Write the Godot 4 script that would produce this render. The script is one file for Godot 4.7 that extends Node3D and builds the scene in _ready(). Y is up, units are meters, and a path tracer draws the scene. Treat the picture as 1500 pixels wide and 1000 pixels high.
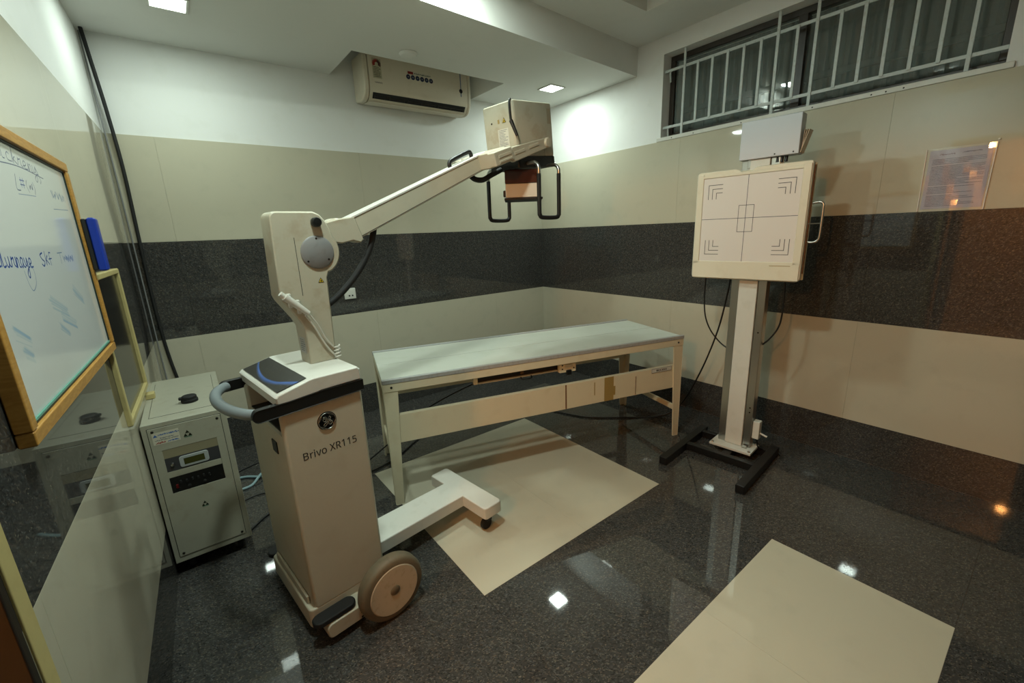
extends Node3D
# An X-ray room: tiled walls, mobile X-ray unit, patient table, wall bucky stand, stabiliser cabinet, whiteboard.
# Axes: back wall on z = 0, right wall on x = 0, floor on y = 0, metres.

# ------------------------------------------------------------------ mesh builder
class MB:
	var v := PackedVector3Array()
	var n := PackedVector3Array()
	var t := PackedVector2Array()
	var x := Transform3D()
	func tri(a: Vector3, b: Vector3, c: Vector3, na: Vector3, nb: Vector3, nc: Vector3, ua := Vector2.ZERO, ub := Vector2.ZERO, uc := Vector2.ZERO) -> void:
		a = x * a
		b = x * b
		c = x * c
		na = (x.basis * na).normalized()
		nb = (x.basis * nb).normalized()
		nc = (x.basis * nc).normalized()
		var g := (b - a).cross(c - a)
		if g.length_squared() < 1e-18:
			return
		if g.dot(na + nb + nc) > 0.0:
			v.append_array([a, c, b])
			n.append_array([na, nc, nb])
			t.append_array([ua, uc, ub])
		else:
			v.append_array([a, b, c])
			n.append_array([na, nb, nc])
			t.append_array([ua, ub, uc])
	func quad(a: Vector3, b: Vector3, c: Vector3, d: Vector3, out: Vector3) -> void:
		tri(a, b, c, out, out, out)
		tri(a, c, d, out, out, out)
	func quad_uv(a: Vector3, b: Vector3, c: Vector3, d: Vector3, out: Vector3) -> void:
		# a top left, b top right, c bottom right, d bottom left
		tri(a, b, c, out, out, out, Vector2(0, 0), Vector2(1, 0), Vector2(1, 1))
		tri(a, c, d, out, out, out, Vector2(0, 0), Vector2(1, 1), Vector2(0, 1))
	func quad4(a: Vector3, b: Vector3, c: Vector3, d: Vector3, na: Vector3, nb: Vector3, nc: Vector3, nd: Vector3) -> void:
		tri(a, b, c, na, nb, nc)
		tri(a, c, d, na, nc, nd)
	func box(c: Vector3, s: Vector3, r := 0.0) -> MB:
		var h := s * 0.5
		r = minf(r, minf(h.x, minf(h.y, h.z)) * 0.95)
		for ax in 3:
			var u := (ax + 1) % 3
			var w := (ax + 2) % 3
			for sg in [-1.0, 1.0]:
				var q := []
				for k in [[-1, -1], [1, -1], [1, 1], [-1, 1]]:
					var p := Vector3.ZERO
					p[ax] = sg * h[ax]
					p[u] = k[0] * (h[u] - r)
					p[w] = k[1] * (h[w] - r)
					q.append(c + p)
				var o := Vector3.ZERO
				o[ax] = sg
				quad(q[0], q[1], q[2], q[3], o)
		if r > 0.0:
			for ax in 3:
				var u := (ax + 1) % 3
				var w := (ax + 2) % 3
				for su in [-1.0, 1.0]:
					for sw in [-1.0, 1.0]:
						var q := []
						for e in [[0, -1.0], [0, 1.0], [1, 1.0], [1, -1.0]]:
							var p := Vector3.ZERO
							p[ax] = e[1] * (h[ax] - r)
							p[u] = su * (h[u] - (r if e[0] == 1 else 0.0))
							p[w] = sw * (h[w] - (r if e[0] == 0 else 0.0))
							q.append(c + p)
						var nu := Vector3.ZERO
						nu[u] = su
						var nw := Vector3.ZERO
						nw[w] = sw
						quad4(q[0], q[1], q[2], q[3], nu, nu, nw, nw)
			for i in 8:
				var sg := Vector3(1 if i & 1 else -1, 1 if i & 2 else -1, 1 if i & 4 else -1)
				tri(c + sg * Vector3(h.x, h.y - r, h.z - r), c + sg * Vector3(h.x - r, h.y, h.z - r), c + sg * Vector3(h.x - r, h.y - r, h.z), Vector3(sg.x, 0, 0), Vector3(0, sg.y, 0), Vector3(0, 0, sg.z))
		return self
	func prism(poly: PackedVector2Array, z0: float, z1: float, bev := 0.0) -> MB:
		# outline in x, y pushed from z0 to z1
		if Geometry2D.is_polygon_clockwise(poly):
			poly = poly.duplicate()
			poly.reverse()
		var m := poly.size()
		var en := PackedVector2Array()
		for i in m:
			var d := (poly[(i + 1) % m] - poly[i]).normalized()
			en.append(Vector2(d.y, -d.x))
		var inner := PackedVector2Array()
		var vn := []
		for i in m:
			var a := en[(i + m - 1) % m]
			var b := en[i]
			var mid := (a + b).normalized()
			inner.append(poly[i] - mid * (bev / maxf(0.35, mid.dot(b))))
			vn.append([mid, mid] if a.dot(b) > 0.75 else [a, b])
		for i in m:
			var j := (i + 1) % m
			var na := Vector3(vn[i][1].x, vn[i][1].y, 0)
			var nb := Vector3(vn[j][0].x, vn[j][0].y, 0)
			var p := poly[i]
			var q := poly[j]
			quad4(Vector3(p.x, p.y, z0 + bev), Vector3(q.x, q.y, z0 + bev), Vector3(q.x, q.y, z1 - bev), Vector3(p.x, p.y, z1 - bev), na, nb, nb, na)
			if bev > 0.0:
				var ip := inner[i]
				var iq := inner[j]
				for s in [[z0, z0 + bev, -1.0], [z1, z1 - bev, 1.0]]:
					var o := Vector3(0, 0, s[2])
					quad4(Vector3(p.x, p.y, s[1]), Vector3(q.x, q.y, s[1]), Vector3(iq.x, iq.y, s[0]), Vector3(ip.x, ip.y, s[0]), na, nb, (nb * 0.3 + o).normalized(), (na * 0.3 + o).normalized())
		var cap := inner if bev > 0.0 else poly
		var ix := Geometry2D.triangulate_polygon(cap)
		for k in range(0, ix.size(), 3):
			var a := cap[ix[k]]
			var b := cap[ix[k + 1]]
			var c := cap[ix[k + 2]]
			for s in [[z0, -1.0], [z1, 1.0]]:
				var o := Vector3(0, 0, s[1])
				tri(Vector3(a.x, a.y, s[0]), Vector3(b.x, b.y, s[0]), Vector3(c.x, c.y, s[0]), o, o, o)
		return self
	func lathe(prof: Array, segs := 24) -> MB:
		# profile of (radius, height) turned round the y axis; smooth where the profile bends gently
		for i in prof.size() - 1:
			var p: Vector2 = prof[i]
			var q: Vector2 = prof[i + 1]
			var d := (q - p).normalized()
			var nn := Vector2(-d.y, d.x)
			var n0 := nn
			var n1 := nn
			if i > 0:
				var dp: Vector2 = (p - (prof[i - 1] as Vector2)).normalized()
				if dp.dot(d) > 0.75:
					n0 = (nn + Vector2(-dp.y, dp.x)).normalized()
			if i < prof.size() - 2:
				var dq: Vector2 = ((prof[i + 2] as Vector2) - q).normalized()
				if dq.dot(d) > 0.75:
					n1 = (nn + Vector2(-dq.y, dq.x)).normalized()
			for k in segs:
				var a := TAU * k / segs
				var b := TAU * (k + 1) / segs
				var ca := Vector3(cos(a), 0, sin(a))
				var cb := Vector3(cos(b), 0, sin(b))
				quad4(ca * p.x + Vector3(0, p.y, 0), cb * p.x + Vector3(0, p.y, 0), cb * q.x + Vector3(0, q.y, 0), ca * q.x + Vector3(0, q.y, 0),
					ca * n0.x + Vector3(0, n0.y, 0), cb * n0.x + Vector3(0, n0.y, 0), cb * n1.x + Vector3(0, n1.y, 0), ca * n1.x + Vector3(0, n1.y, 0))
		return self
	func tube(pts: PackedVector3Array, r: float, sides := 10, r_end := -1.0) -> MB:
		var m := pts.size()
		if r_end < 0.0:
			r_end = r
		var fr := []
		var up := Vector3.UP
		var d0 := (pts[1] - pts[0]).normalized()
		if absf(d0.dot(up)) > 0.9:
			up = Vector3.RIGHT
		var side := d0.cross(up).normalized()
		for i in m:
			var d := (pts[mini(i + 1, m - 1)] - pts[maxi(i - 1, 0)]).normalized()
			side = (side - d * side.dot(d)).normalized()
			fr.append([side, d.cross(side).normalized(), d])
		for i in m - 1:
			var ra := lerpf(r, r_end, float(i) / (m - 1))
			var rb := lerpf(r, r_end, float(i + 1) / (m - 1))
			for k in sides:
				var a := TAU * k / sides
				var b := TAU * (k + 1) / sides
				var n0: Vector3 = fr[i][0] * cos(a) + fr[i][1] * sin(a)
				var n1: Vector3 = fr[i][0] * cos(b) + fr[i][1] * sin(b)
				var m0: Vector3 = fr[i + 1][0] * cos(a) + fr[i + 1][1] * sin(a)
				var m1: Vector3 = fr[i + 1][0] * cos(b) + fr[i + 1][1] * sin(b)
				quad4(pts[i] + n0 * ra, pts[i] + n1 * ra, pts[i + 1] + m1 * rb, pts[i + 1] + m0 * rb, n0, n1, m1, m0)
		for e in [[0, -1.0, r], [m - 1, 1.0, r_end]]:
			var o: Vector3 = fr[e[0]][2] * e[1]
			for k in sides:
				var a := TAU * k / sides
				var b := TAU * (k + 1) / sides
				tri(pts[e[0]], pts[e[0]] + (fr[e[0]][0] * cos(a) + fr[e[0]][1] * sin(a)) * e[2], pts[e[0]] + (fr[e[0]][0] * cos(b) + fr[e[0]][1] * sin(b)) * e[2], o, o, o)
		return self
	func mesh() -> ArrayMesh:
		var ar := []
		ar.resize(Mesh.ARRAY_MAX)
		ar[Mesh.ARRAY_VERTEX] = v
		ar[Mesh.ARRAY_NORMAL] = n
		ar[Mesh.ARRAY_TEX_UV] = t
		var am := ArrayMesh.new()
		am.add_surface_from_arrays(Mesh.PRIMITIVE_TRIANGLES, ar)
		return am

var M := {}
var taken := {}

# ------------------------------------------------------------------ helpers
func mb() -> MB:
	return MB.new()

func part(called: String, b: MB, m: Material, parent: Node, label := "") -> MeshInstance3D:
	var o := MeshInstance3D.new()
	o.name = called
	o.mesh = b.mesh()
	o.material_override = m
	parent.add_child(o, true)
	if label != "":
		o.set_meta("label", label)
	return o

func numbered(called: String) -> String:
	var k: int = taken.get(called, 0)
	taken[called] = k + 1
	return called if k == 0 else "%s_%03d" % [called, k]

func thing(called: String, label: String, category: String, at := Vector3.ZERO, turn := 0.0, group := "") -> Node3D:
	var o := Node3D.new()
	o.name = numbered(called)
	add_child(o)
	o.position = at
	o.rotation.y = turn
	o.set_meta("label", label)
	o.set_meta("category", category)
	if group != "":
		o.set_meta("group", group)
	return o

func tag(o: Node3D, label: String, category: String, group := "") -> void:
	o.set_meta("label", label)
	o.set_meta("category", category)
	if group != "":
		o.set_meta("group", group)

func structure(called: String, label := "", category := "") -> Node3D:
	var o := Node3D.new()
	o.name = called
	add_child(o)
	o.set_meta("kind", "structure")
	if label != "":
		o.set_meta("label", label)
		o.set_meta("category", category)
	return o

func smooth(pts: Array, step := 0.02) -> PackedVector3Array:
	var c := Curve3D.new()
	var m := pts.size()
	for i in m:
		var tn: Vector3 = ((pts[mini(i + 1, m - 1)] as Vector3) - (pts[maxi(i - 1, 0)] as Vector3)) / 6.0
		c.add_point(pts[i], -tn, tn)
	c.bake_interval = step
	return c.get_baked_points()

func rrect(x0: float, y0: float, x1: float, y1: float, r: float, seg := 5) -> PackedVector2Array:
	var p := PackedVector2Array()
	for k in [[x1 - r, y0 + r, -90.0], [x1 - r, y1 - r, 0.0], [x0 + r, y1 - r, 90.0], [x0 + r, y0 + r, 180.0]]:
		for i in seg + 1:
			var a := deg_to_rad(k[2] + 90.0 * i / seg)
			p.append(Vector2(k[0] + r * cos(a), k[1] + r * sin(a)))
	return p

func flat_xz() -> Transform3D:
	# prism outline (x, y) -> (x, z), pushed along y
	return Transform3D(Basis(Vector3(1, 0, 0), Vector3(0, 0, 1), Vector3(0, 1, 0)), Vector3.ZERO)

func along_x() -> Transform3D:
	# prism outline (x, y) -> (z, y), pushed along x
	return Transform3D(Basis(Vector3(0, 0, 1), Vector3(0, 1, 0), Vector3(1, 0, 0)), Vector3.ZERO)

func lay(dir: Vector3, at: Vector3) -> Transform3D:
	# turns the lathe's y axis to dir
	dir = dir.normalized()
	var q := Quaternion(Vector3.UP, dir) if dir.dot(Vector3.UP) > -0.999 else Quaternion(Vector3.RIGHT, PI)
	return Transform3D(Basis(q), at)

func decal(called: String, m: Material, parent: Node, centre: Vector3, right: Vector3, up: Vector3, w: float, h: float, label := "") -> MeshInstance3D:
	# a thin printed sheet: front carries the print
	var o := right.cross(up).normalized()
	var b := mb()
	var rx := right.normalized() * w * 0.5
	var uy := up.normalized() * h * 0.5
	var f := centre + o * 0.0006
	b.quad_uv(f - rx + uy, f + rx + uy, f + rx - uy, f - rx - uy, o)
	b.quad(centre - rx + uy, centre + rx + uy, centre + rx - uy, centre - rx - uy, -o)
	b.quad(f - rx + uy, f + rx + uy, centre + rx + uy, centre - rx + uy, uy)
	b.quad(f - rx - uy, f + rx - uy, centre + rx - uy, centre - rx - uy, -uy)
	b.quad(f - rx - uy, f - rx + uy, centre - rx + uy, centre - rx - uy, -rx)
	b.quad(f + rx - uy, f + rx + uy, centre + rx + uy, centre + rx - uy, rx)
	return part(called, b, m, parent, label)

func lettering(called: String, words: String, m: Material, parent: Node, centre: Vector3, right: Vector3, up: Vector3, w: float, h: float, bold := false) -> MeshInstance3D:
	var tm := TextMesh.new()
	var f := SystemFont.new()
	f.font_names = PackedStringArray(["Droid Sans"])
	if bold:
		f.font_weight = 700
	tm.font = f
	tm.text = words
	tm.font_size = 64
	tm.pixel_size = 0.01
	tm.depth = 0.02
	tm.curve_step = 1.0
	var bb := tm.get_aabb()
	var o := MeshInstance3D.new()
	o.name = called
	o.mesh = tm
	o.material_override = m
	parent.add_child(o, true)
	var sx := w / bb.size.x
	var sy := h / bb.size.y
	var r := right.normalized()
	var u := up.normalized()
	var mid := bb.get_center()
	o.transform = Transform3D(Basis(r * sx, u * sy, r.cross(u) * 0.04), centre - r * sx * mid.x - u * sy * mid.y)
	return o

# ------------------------------------------------------------------ materials
func mat(col: Color, rough := 0.5, metal := 0.0, spec := 0.5) -> StandardMaterial3D:
	var m := StandardMaterial3D.new()
	m.albedo_color = col
	m.roughness = rough
	m.metallic = metal
	m.metallic_specular = spec
	return m

func worn(col: Color, other: Color, amount: float, rough: float, scale := 3.0, seed_ := 1, world := false) -> StandardMaterial3D:
	# painted surface with grain and blotches of a second tone
	var m := mat(Color.WHITE, rough)
	var im := Image.create(256, 256, false, Image.FORMAT_RGB8)
	var f := FastNoiseLite.new()
	f.seed = seed_
	f.frequency = 0.02
	f.fractal_octaves = 5
	var g := FastNoiseLite.new()
	g.seed = seed_ + 9
	g.frequency = 0.2
	for y in 256:
		for x in 256:
			# four-way blend keeps the tile seamless
			var fx := x / 256.0
			var fy := y / 256.0
			var a := f.get_noise_2d(x, y) * (1 - fx) * (1 - fy) + f.get_noise_2d(x - 256, y) * fx * (1 - fy) + f.get_noise_2d(x, y - 256) * (1 - fx) * fy + f.get_noise_2d(x - 256, y - 256) * fx * fy
			var k := clampf(smoothstep(0.05, 0.45, a) + g.get_noise_2d(x, y) * 0.25, 0.0, 1.0) * amount
			im.set_pixel(x, y, col.lerp(other, k))
	m.albedo_texture = ImageTexture.create_from_image(im)
	m.uv1_triplanar = true
	m.uv1_world_triplanar = world
	m.uv1_scale = Vector3.ONE * scale
	return m

func printed(im: Image, rough := 0.5) -> StandardMaterial3D:
	var m := mat(Color.WHITE, rough)
	m.albedo_texture = ImageTexture.create_from_image(im)
	m.texture_repeat = false
	return m

func stroke(im: Image, p: Vector2, q: Vector2, w: float, c: Color, strength := 1.0) -> void:
	var steps := int(maxf(1.0, p.distance_to(q) / maxf(0.5, w * 0.35)))
	var r := w * 0.5
	for i in steps + 1:
		var o := p.lerp(q, float(i) / steps)
		for y in range(int(o.y - r - 1), int(o.y + r + 2)):
			for x in range(int(o.x - r - 1), int(o.x + r + 2)):
				if x < 0 or y < 0 or x >= im.get_width() or y >= im.get_height():
					continue
				var k := clampf(r + 0.5 - Vector2(x, y).distance_to(o), 0.0, 1.0) * strength
				if k > 0.0:
					im.set_pixel(x, y, im.get_pixel(x, y).lerp(c, k))

func curve(im: Image, pts: Array, w: float, c: Color, strength := 1.0) -> void:
	var a := []
	for p in pts:
		a.append(Vector3(p.x, p.y, 0))
	var b := smooth(a, 3.0)
	for i in b.size() - 1:
		stroke(im, Vector2(b[i].x, b[i].y), Vector2(b[i + 1].x, b[i + 1].y), w, c, strength)

func scribble(im: Image, x0: float, y0: float, x1: float, y1: float, h: float, w: float, c: Color, rng: RandomNumberGenerator, pitch := 0.6, strength := 1.0) -> void:
	# a run of joined handwriting or of print too small to read
	var pts := []
	var len := Vector2(x1 - x0, y1 - y0).length()
	var m := int(len / (h * pitch)) * 2
	for i in m + 1:
		var k := float(i) / m
		var o := Vector2(lerpf(x0, x1, k), lerpf(y0, y1, k))
		pts.append(o + Vector2(rng.randf_range(-0.35, 0.35) * h, (-0.5 if i % 2 else 0.4) * h * rng.randf_range(0.15, 1.15)))
	curve(im, pts, w, c, strength)

func granite(seed_: int, base: Color, lean: float) -> ImageTexture:
	var s := 1024
	var im := Image.create(s, s, false, Image.FORMAT_RGB8)
	im.fill(base)
	var rng := RandomNumberGenerator.new()
	rng.seed = seed_
	# soft clouds of slightly different charcoal, then flecks of grey, tan and blue
	for i in 5200:
		var c := base.lerp([Color(0.16, 0.16, 0.155), Color(0.33, 0.32, 0.30), Color(0.22, 0.24, 0.25), Color(0.31, 0.275, 0.24)][rng.randi() % 4], rng.randf_range(0.3, 0.9))
		fleck(im, rng, rng.randf_range(6, 22), rng.randf_range(3, 8), c, lean, 0.45)
	for i in 26000:
		var c: Color = [Color(0.10, 0.10, 0.10), Color(0.42, 0.41, 0.39), Color(0.35, 0.36, 0.37), Color(0.43, 0.38, 0.32), Color(0.17, 0.165, 0.16)][rng.randi() % 5]
		fleck(im, rng, rng.randf_range(3, 11), rng.randf_range(1, 2.6), c, lean, 0.55)
	for i in 900:
		fleck(im, rng, rng.randf_range(2, 7), 1.2, Color(0.58, 0.54, 0.47), lean, 0.7)
	return ImageTexture.create_from_image(im)

func fleck(im: Image, rng: RandomNumberGenerator, l: float, w: float, c: Color, lean: float, k: float) -> void:
	var s := im.get_width()
	var o := Vector2(rng.randf() * s, rng.randf() * s)
	var a := lean + rng.randf_range(-0.7, 0.7) if rng.randf() < 0.8 else rng.randf() * PI
	var d := Vector2(cos(a), sin(a))
	var e := Vector2(-d.y, d.x)
	var steps := int(l) + 1
	var wide := int(w)
	for i in steps:
		var taper := 1.0 - absf(2.0 * i / maxf(1.0, steps - 1.0) - 1.0) * 0.6
		for j in range(-wide, wide + 1):
			if absf(j) > w * 0.5 * taper + 0.5:
				continue
			var p := o + d * (i - l * 0.5) + e * j
			var x := posmod(int(p.x), s)
			var y := posmod(int(p.y), s)
			im.set_pixel(x, y, im.get_pixel(x, y).lerp(c, k))

func tri_tex(t: Texture2D, scale: float, rough: float, tint := Color.WHITE, world := true) -> StandardMaterial3D:
	var m := mat(tint, rough)
	m.albedo_texture = t
	m.uv1_triplanar = true
	m.uv1_world_triplanar = world
	m.uv1_triplanar_sharpness = 8.0
	m.uv1_scale = Vector3.ONE * scale
	return m

func make_materials() -> void:
	M.plaster = worn(Color(0.87, 0.87, 0.855), Color(0.84, 0.84, 0.82), 0.5, 0.75, 0.8, 3, true)
	M.ceiling = worn(Color(0.87, 0.87, 0.85), Color(0.85, 0.85, 0.83), 0.5, 0.8, 0.7, 4, true)
	M.grout = mat(Color(0.55, 0.53, 0.47), 0.9)
	M.beige = worn(Color(0.735, 0.712, 0.635), Color(0.715, 0.692, 0.615), 0.6, 0.04, 1.3, 5, true)
	M.floor_beige = worn(Color(0.735, 0.712, 0.635), Color(0.715, 0.692, 0.615), 0.6, 0.035, 1.1, 6, true)
	var g := granite(11, Color(0.235, 0.23, 0.22), 0.6)
	M.dark_tile = tri_tex(g, 0.95, 0.035)
	M.dark_floor = M.dark_tile
	M.cream = worn(Color(0.73, 0.71, 0.635), Color(0.69, 0.66, 0.575), 0.4, 0.42, 1.3, 21)
	M.cream_worn = worn(Color(0.71, 0.69, 0.615), Color(0.64, 0.58, 0.49), 0.55, 0.42, 1.5, 23)
	M.table_cream = worn(Color(0.84, 0.80, 0.69), Color(0.79, 0.73, 0.60), 0.4, 0.40, 1.3, 25)
	M.table_top = worn(Color(0.735, 0.745, 0.70), Color(0.70, 0.71, 0.655), 0.5, 0.34, 1.2, 27)
	M.cabinet = worn(Color(0.63, 0.62, 0.555), Color(0.58, 0.555, 0.48), 0.5, 0.45, 2.4, 29)
	M.white = worn(Color(0.81, 0.805, 0.77), Color(0.76, 0.755, 0.71), 0.4, 0.4, 2.5, 31)
	M.grey_box = mat(Color(0.76, 0.77, 0.79), 0.42)
	M.bucky_shell = worn(Color(0.86, 0.83, 0.75), Color(0.82, 0.78, 0.69), 0.4, 0.32, 2.0, 33)
	M.black = mat(Color(0.035, 0.035, 0.035), 0.45)
	M.black_gloss = mat(Color(0.02, 0.02, 0.022), 0.15)
	M.rubber = worn(Color(0.06, 0.06, 0.058), Color(0.10, 0.095, 0.085), 0.5, 0.7, 6.0, 35)
	M.tyre = worn(Color(0.40, 0.36, 0.28), Color(0.32, 0.28, 0.21), 0.6, 0.65, 6.0, 37)
	M.hub = worn(Color(0.71, 0.68, 0.60), Color(0.63, 0.58, 0.48), 0.5, 0.4, 5.0, 39)
	M.grey = worn(Color(0.50, 0.50, 0.50), Color(0.46, 0.45, 0.44), 0.5, 0.5, 5.0, 41)
	M.grip = mat(Color(0.46, 0.49, 0.50), 0.4)
	M.metal = mat(Color(0.72, 0.72, 0.70), 0.28, 1.0)
	M.alu = worn(Color(0.64, 0.64, 0.63), Color(0.56, 0.56, 0.55), 0.6, 0.38, 7.0, 43)
	M.bars = worn(Color(0.73, 0.76, 0.75), Color(0.60, 0.60, 0.56), 0.5, 0.45, 9.0, 45)
	M.screw = mat(Color(0.14, 0.12, 0.09), 0.5, 0.5)
	M.wood = wood()
	M.door_cream = worn(Color(0.72, 0.66, 0.45), Color(0.66, 0.60, 0.40), 0.5, 0.45, 3.0, 47)
	M.frame_brown = worn(Color(0.17, 0.135, 0.095), Color(0.13, 0.10, 0.075), 0.6, 0.4, 5.0, 49)
	M.door_dark = worn(Color(0.085, 0.07, 0.055), Color(0.06, 0.05, 0.04), 0.6, 0.5, 5.0, 50)
	M.blue = mat(Color(0.05, 0.19, 0.58), 0.4)
	M.cable_grey = mat(Color(0.50, 0.60, 0.62), 0.5)
	M.collimator = mat(Color(0.86, 0.81, 0.74), 0.35)
	M.smoked = mat(Color(0.31, 0.17, 0.12), 0.12)
	M.rust = worn(Color(0.42, 0.27, 0.13), Color(0.52, 0.38, 0.22), 0.8, 0.7, 14.0, 51)
	M.tape = mat(Color(0.62, 0.52, 0.30), 0.35)
	M.ink = mat(Color(0.13, 0.13, 0.13), 0.5)
	M.ac_body = worn(Color(0.83, 0.79, 0.71), Color(0.78, 0.73, 0.64), 0.4, 0.35, 2.0, 53)
	M.ac_side = M.ac_body
	M.sheet_metal = worn(Color(0.085, 0.09, 0.09), Color(0.06, 0.065, 0.065), 0.7, 0.95, 2.0, 57)
	var gl := mat(Color(0.75, 0.82, 0.80, 0.12), 0.02)
	gl.transparency = BaseMaterial3D.TRANSPARENCY_ALPHA
	M.glass = gl
	var pl := mat(Color(0.95, 0.95, 0.97, 0.10), 0.06)
	pl.transparency = BaseMaterial3D.TRANSPARENCY_ALPHA
	M.film = pl
	M.corridor = worn(Color(0.82, 0.76, 0.62), Color(0.78, 0.71, 0.57), 0.5, 0.7, 1.0, 59, true)
	var panel := mat(Color(1, 1, 1), 0.5)
	panel.emission_enabled = true
	panel.emission = Color(0.925, 1.0, 0.955)
	panel.emission_energy_multiplier = 7.0
	M.panel_light = panel
	var bulb := mat(Color(1, 0.85, 0.6), 0.3)
	bulb.emission_enabled = true
	bulb.emission = Color(1.0, 0.72, 0.38)
	bulb.emission_energy_multiplier = 14.0
	M.bulb = bulb

func wood() -> StandardMaterial3D:
	var im := Image.create(256, 256, false, Image.FORMAT_RGB8)
	var f := FastNoiseLite.new()
	f.seed = 77
	f.frequency = 0.015
	for y in 256:
		for x in 256:
			var k := 0.5 + 0.5 * sin((y + f.get_noise_2d(x * 0.6, y * 2.0) * 26.0) * 0.35)
			im.set_pixel(x, y, Color(0.72, 0.53, 0.25).lerp(Color(0.63, 0.44, 0.18), k * 0.6 + 0.3 * f.get_noise_2d(x * 3.0, y * 12.0)))
	var m := mat(Color.WHITE, 0.42)
	m.albedo_texture = ImageTexture.create_from_image(im)
	m.uv1_triplanar = true
	m.uv1_scale = Vector3.ONE * 4.0
	return m

# ------------------------------------------------------------------ scene
func _ready() -> void:
	var cam := Camera3D.new()
	cam.name = "camera"
	add_child(cam)
	cam.position = Vector3(-3.062, 1.421, 3.426)
	cam.rotation = Vector3(-0.24912, -0.65236, -0.03858)
	cam.fov = 76.9
	cam.near = 0.02
	cam.current = true
	var we := WorldEnvironment.new()
	we.name = "night"
	var env := Environment.new()
	env.background_mode = Environment.BG_COLOR
	env.background_color = Color(0.035, 0.04, 0.045)
	env.ambient_light_source = Environment.AMBIENT_SOURCE_DISABLED
	env.tonemap_mode = Environment.TONE_MAPPER_LINEAR
	env.tonemap_exposure = 1.15
	env.sdfgi_enabled = true
	env.ssao_enabled = true
	env.ssil_enabled = true
	we.environment = env
	add_child(we)
	make_materials()
	downlights()
	corridor_lamp()
	build_floor()
	build_back_wall()
	build_right_wall()
	build_left_wall()
	build_front_wall()
	build_ceiling()
	build_corridor()
	build_table()
	build_machine()
	build_stand()
	build_cabinet()
	build_air_conditioner()
	build_whiteboard()
	build_window_grille()
	build_small_things()
	build_cables()

func downlight(at: Vector3, label: String, energy: float, size := 0.14) -> void:
	var d := thing("ceiling_downlight", label, "downlight", at, 0.0, "square downlights")
	var b := mb()
	var o := size * 0.5 + 0.012
	var i := size * 0.5
	for s in [-1.0, 1.0]:
		b.box(Vector3(s * (o + i) * 0.5, -0.003, 0), Vector3(o - i, 0.006, o * 2), 0.0015)
		b.box(Vector3(0, -0.003, s * (o + i) * 0.5), Vector3(i * 2, 0.006, o - i), 0.0015)
	part("trim_ring", b, M.white, d)
	part("light_panel", mb().box(Vector3(0, -0.0025, 0), Vector3(size, 0.003, size)), M.panel_light, d, "glowing white panel")
	var l := AreaLight3D.new()
	l.name = "panel_glow"
	l.area_size = Vector2(size, size)
	l.light_color = Color(0.925, 1.0, 0.955)
	l.light_energy = energy
	l.area_range = 12.0
	l.shadow_enabled = true
	d.add_child(l)
	l.position = Vector3(0, -0.009, 0)
	l.rotation.x = -PI / 2

func downlights() -> void:
	downlight(Vector3(-0.38, 2.541, 0.575), "square downlight glowing between the air conditioner and the barred window wall", 0.84)
	downlight(Vector3(-2.86, 2.541, 0.565), "square downlight glowing in the lowered ceiling near the hanging black cable", 0.6)
	downlight(Vector3(-2.75, 2.737, 2.38), "square downlight in the raised ceiling above the whiteboard", 2.4)
	downlight(Vector3(-1.82, 2.737, 1.42), "square downlight in the raised ceiling close to the soffit face", 1.55)

func corridor_lamp() -> void:
	var d := thing("pendant_bulb", "warm bare bulb hanging in the passage beyond the open door", "lamp", Vector3(-4.6, 2.19, 3.4))
	part("flex", mb().tube(PackedVector3Array([Vector3(0, 0.08, 0), Vector3(0, 0.41, 0)]), 0.004, 6), M.black, d)
	part("holder", mb().lathe([Vector2(0.0, 0.09), Vector2(0.016, 0.085), Vector2(0.018, 0.035), Vector2(0.0, 0.035)], 14), M.black, d)
	var pr := []
	for i in 13:
		var a := PI * i / 12.0
		pr.append(Vector2(0.034 * sin(a), 0.034 * cos(a)))
	part("bulb", mb().lathe(pr, 18), M.bulb, d, "glowing warm bulb")
	var l := OmniLight3D.new()
	l.name = "bulb_glow"
	l.light_color = Color(1.0, 0.67, 0.36)
	l.light_energy = 2.0
	l.light_size = 0.034
	l.omni_range = 14.0
	l.omni_attenuation = 2.0
	l.shadow_enabled = true
	d.add_child(l)

# ------------------------------------------------------------------ the room
var tile_meshes := {}

func tile(parent: Node3D, c: Vector3, s: Vector3, m: Material, called := "tile") -> void:
	var key := "%.4f %.4f %.4f" % [s.x, s.y, s.z]
	if not tile_meshes.has(key):
		tile_meshes[key] = mb().box(Vector3.ZERO, s, 0.0003).mesh()
	var o := MeshInstance3D.new()
	o.name = called
	o.mesh = tile_meshes[key]
	o.material_override = m
	parent.add_child(o, true)
	o.position = c

const BANDS := [[0.0, 0.242], [0.242, 0.845], [0.845, 1.442], [1.442, 2.038]]
const GAP := 0.00025

func tile_rows(parent: Node3D, x0: float, x1: float, first: float, skip := Vector2(1e9, 1e9)) -> void:
	# four rows of wall tiles, 1.2 m long; skip is a doorway
	for i in 4:
		var y0: float = BANDS[i][0] + GAP
		var y1: float = BANDS[i][1] - GAP
		var m: Material = M.dark_tile if i % 2 == 0 else M.beige
		var cuts := [x0]
		var k := first
		while k < x1 - 0.02:
			if k > x0 + 0.02:
				cuts.append(k)
			k += 1.2
		cuts.append(x1)
		for j in cuts.size() - 1:
			for r in pieces(cuts[j] + GAP, cuts[j + 1] - GAP, skip):
				tile(parent, Vector3((r.x + r.y) * 0.5, (y0 + y1) * 0.5, -0.004), Vector3(r.y - r.x, y1 - y0, 0.008), m)

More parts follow.
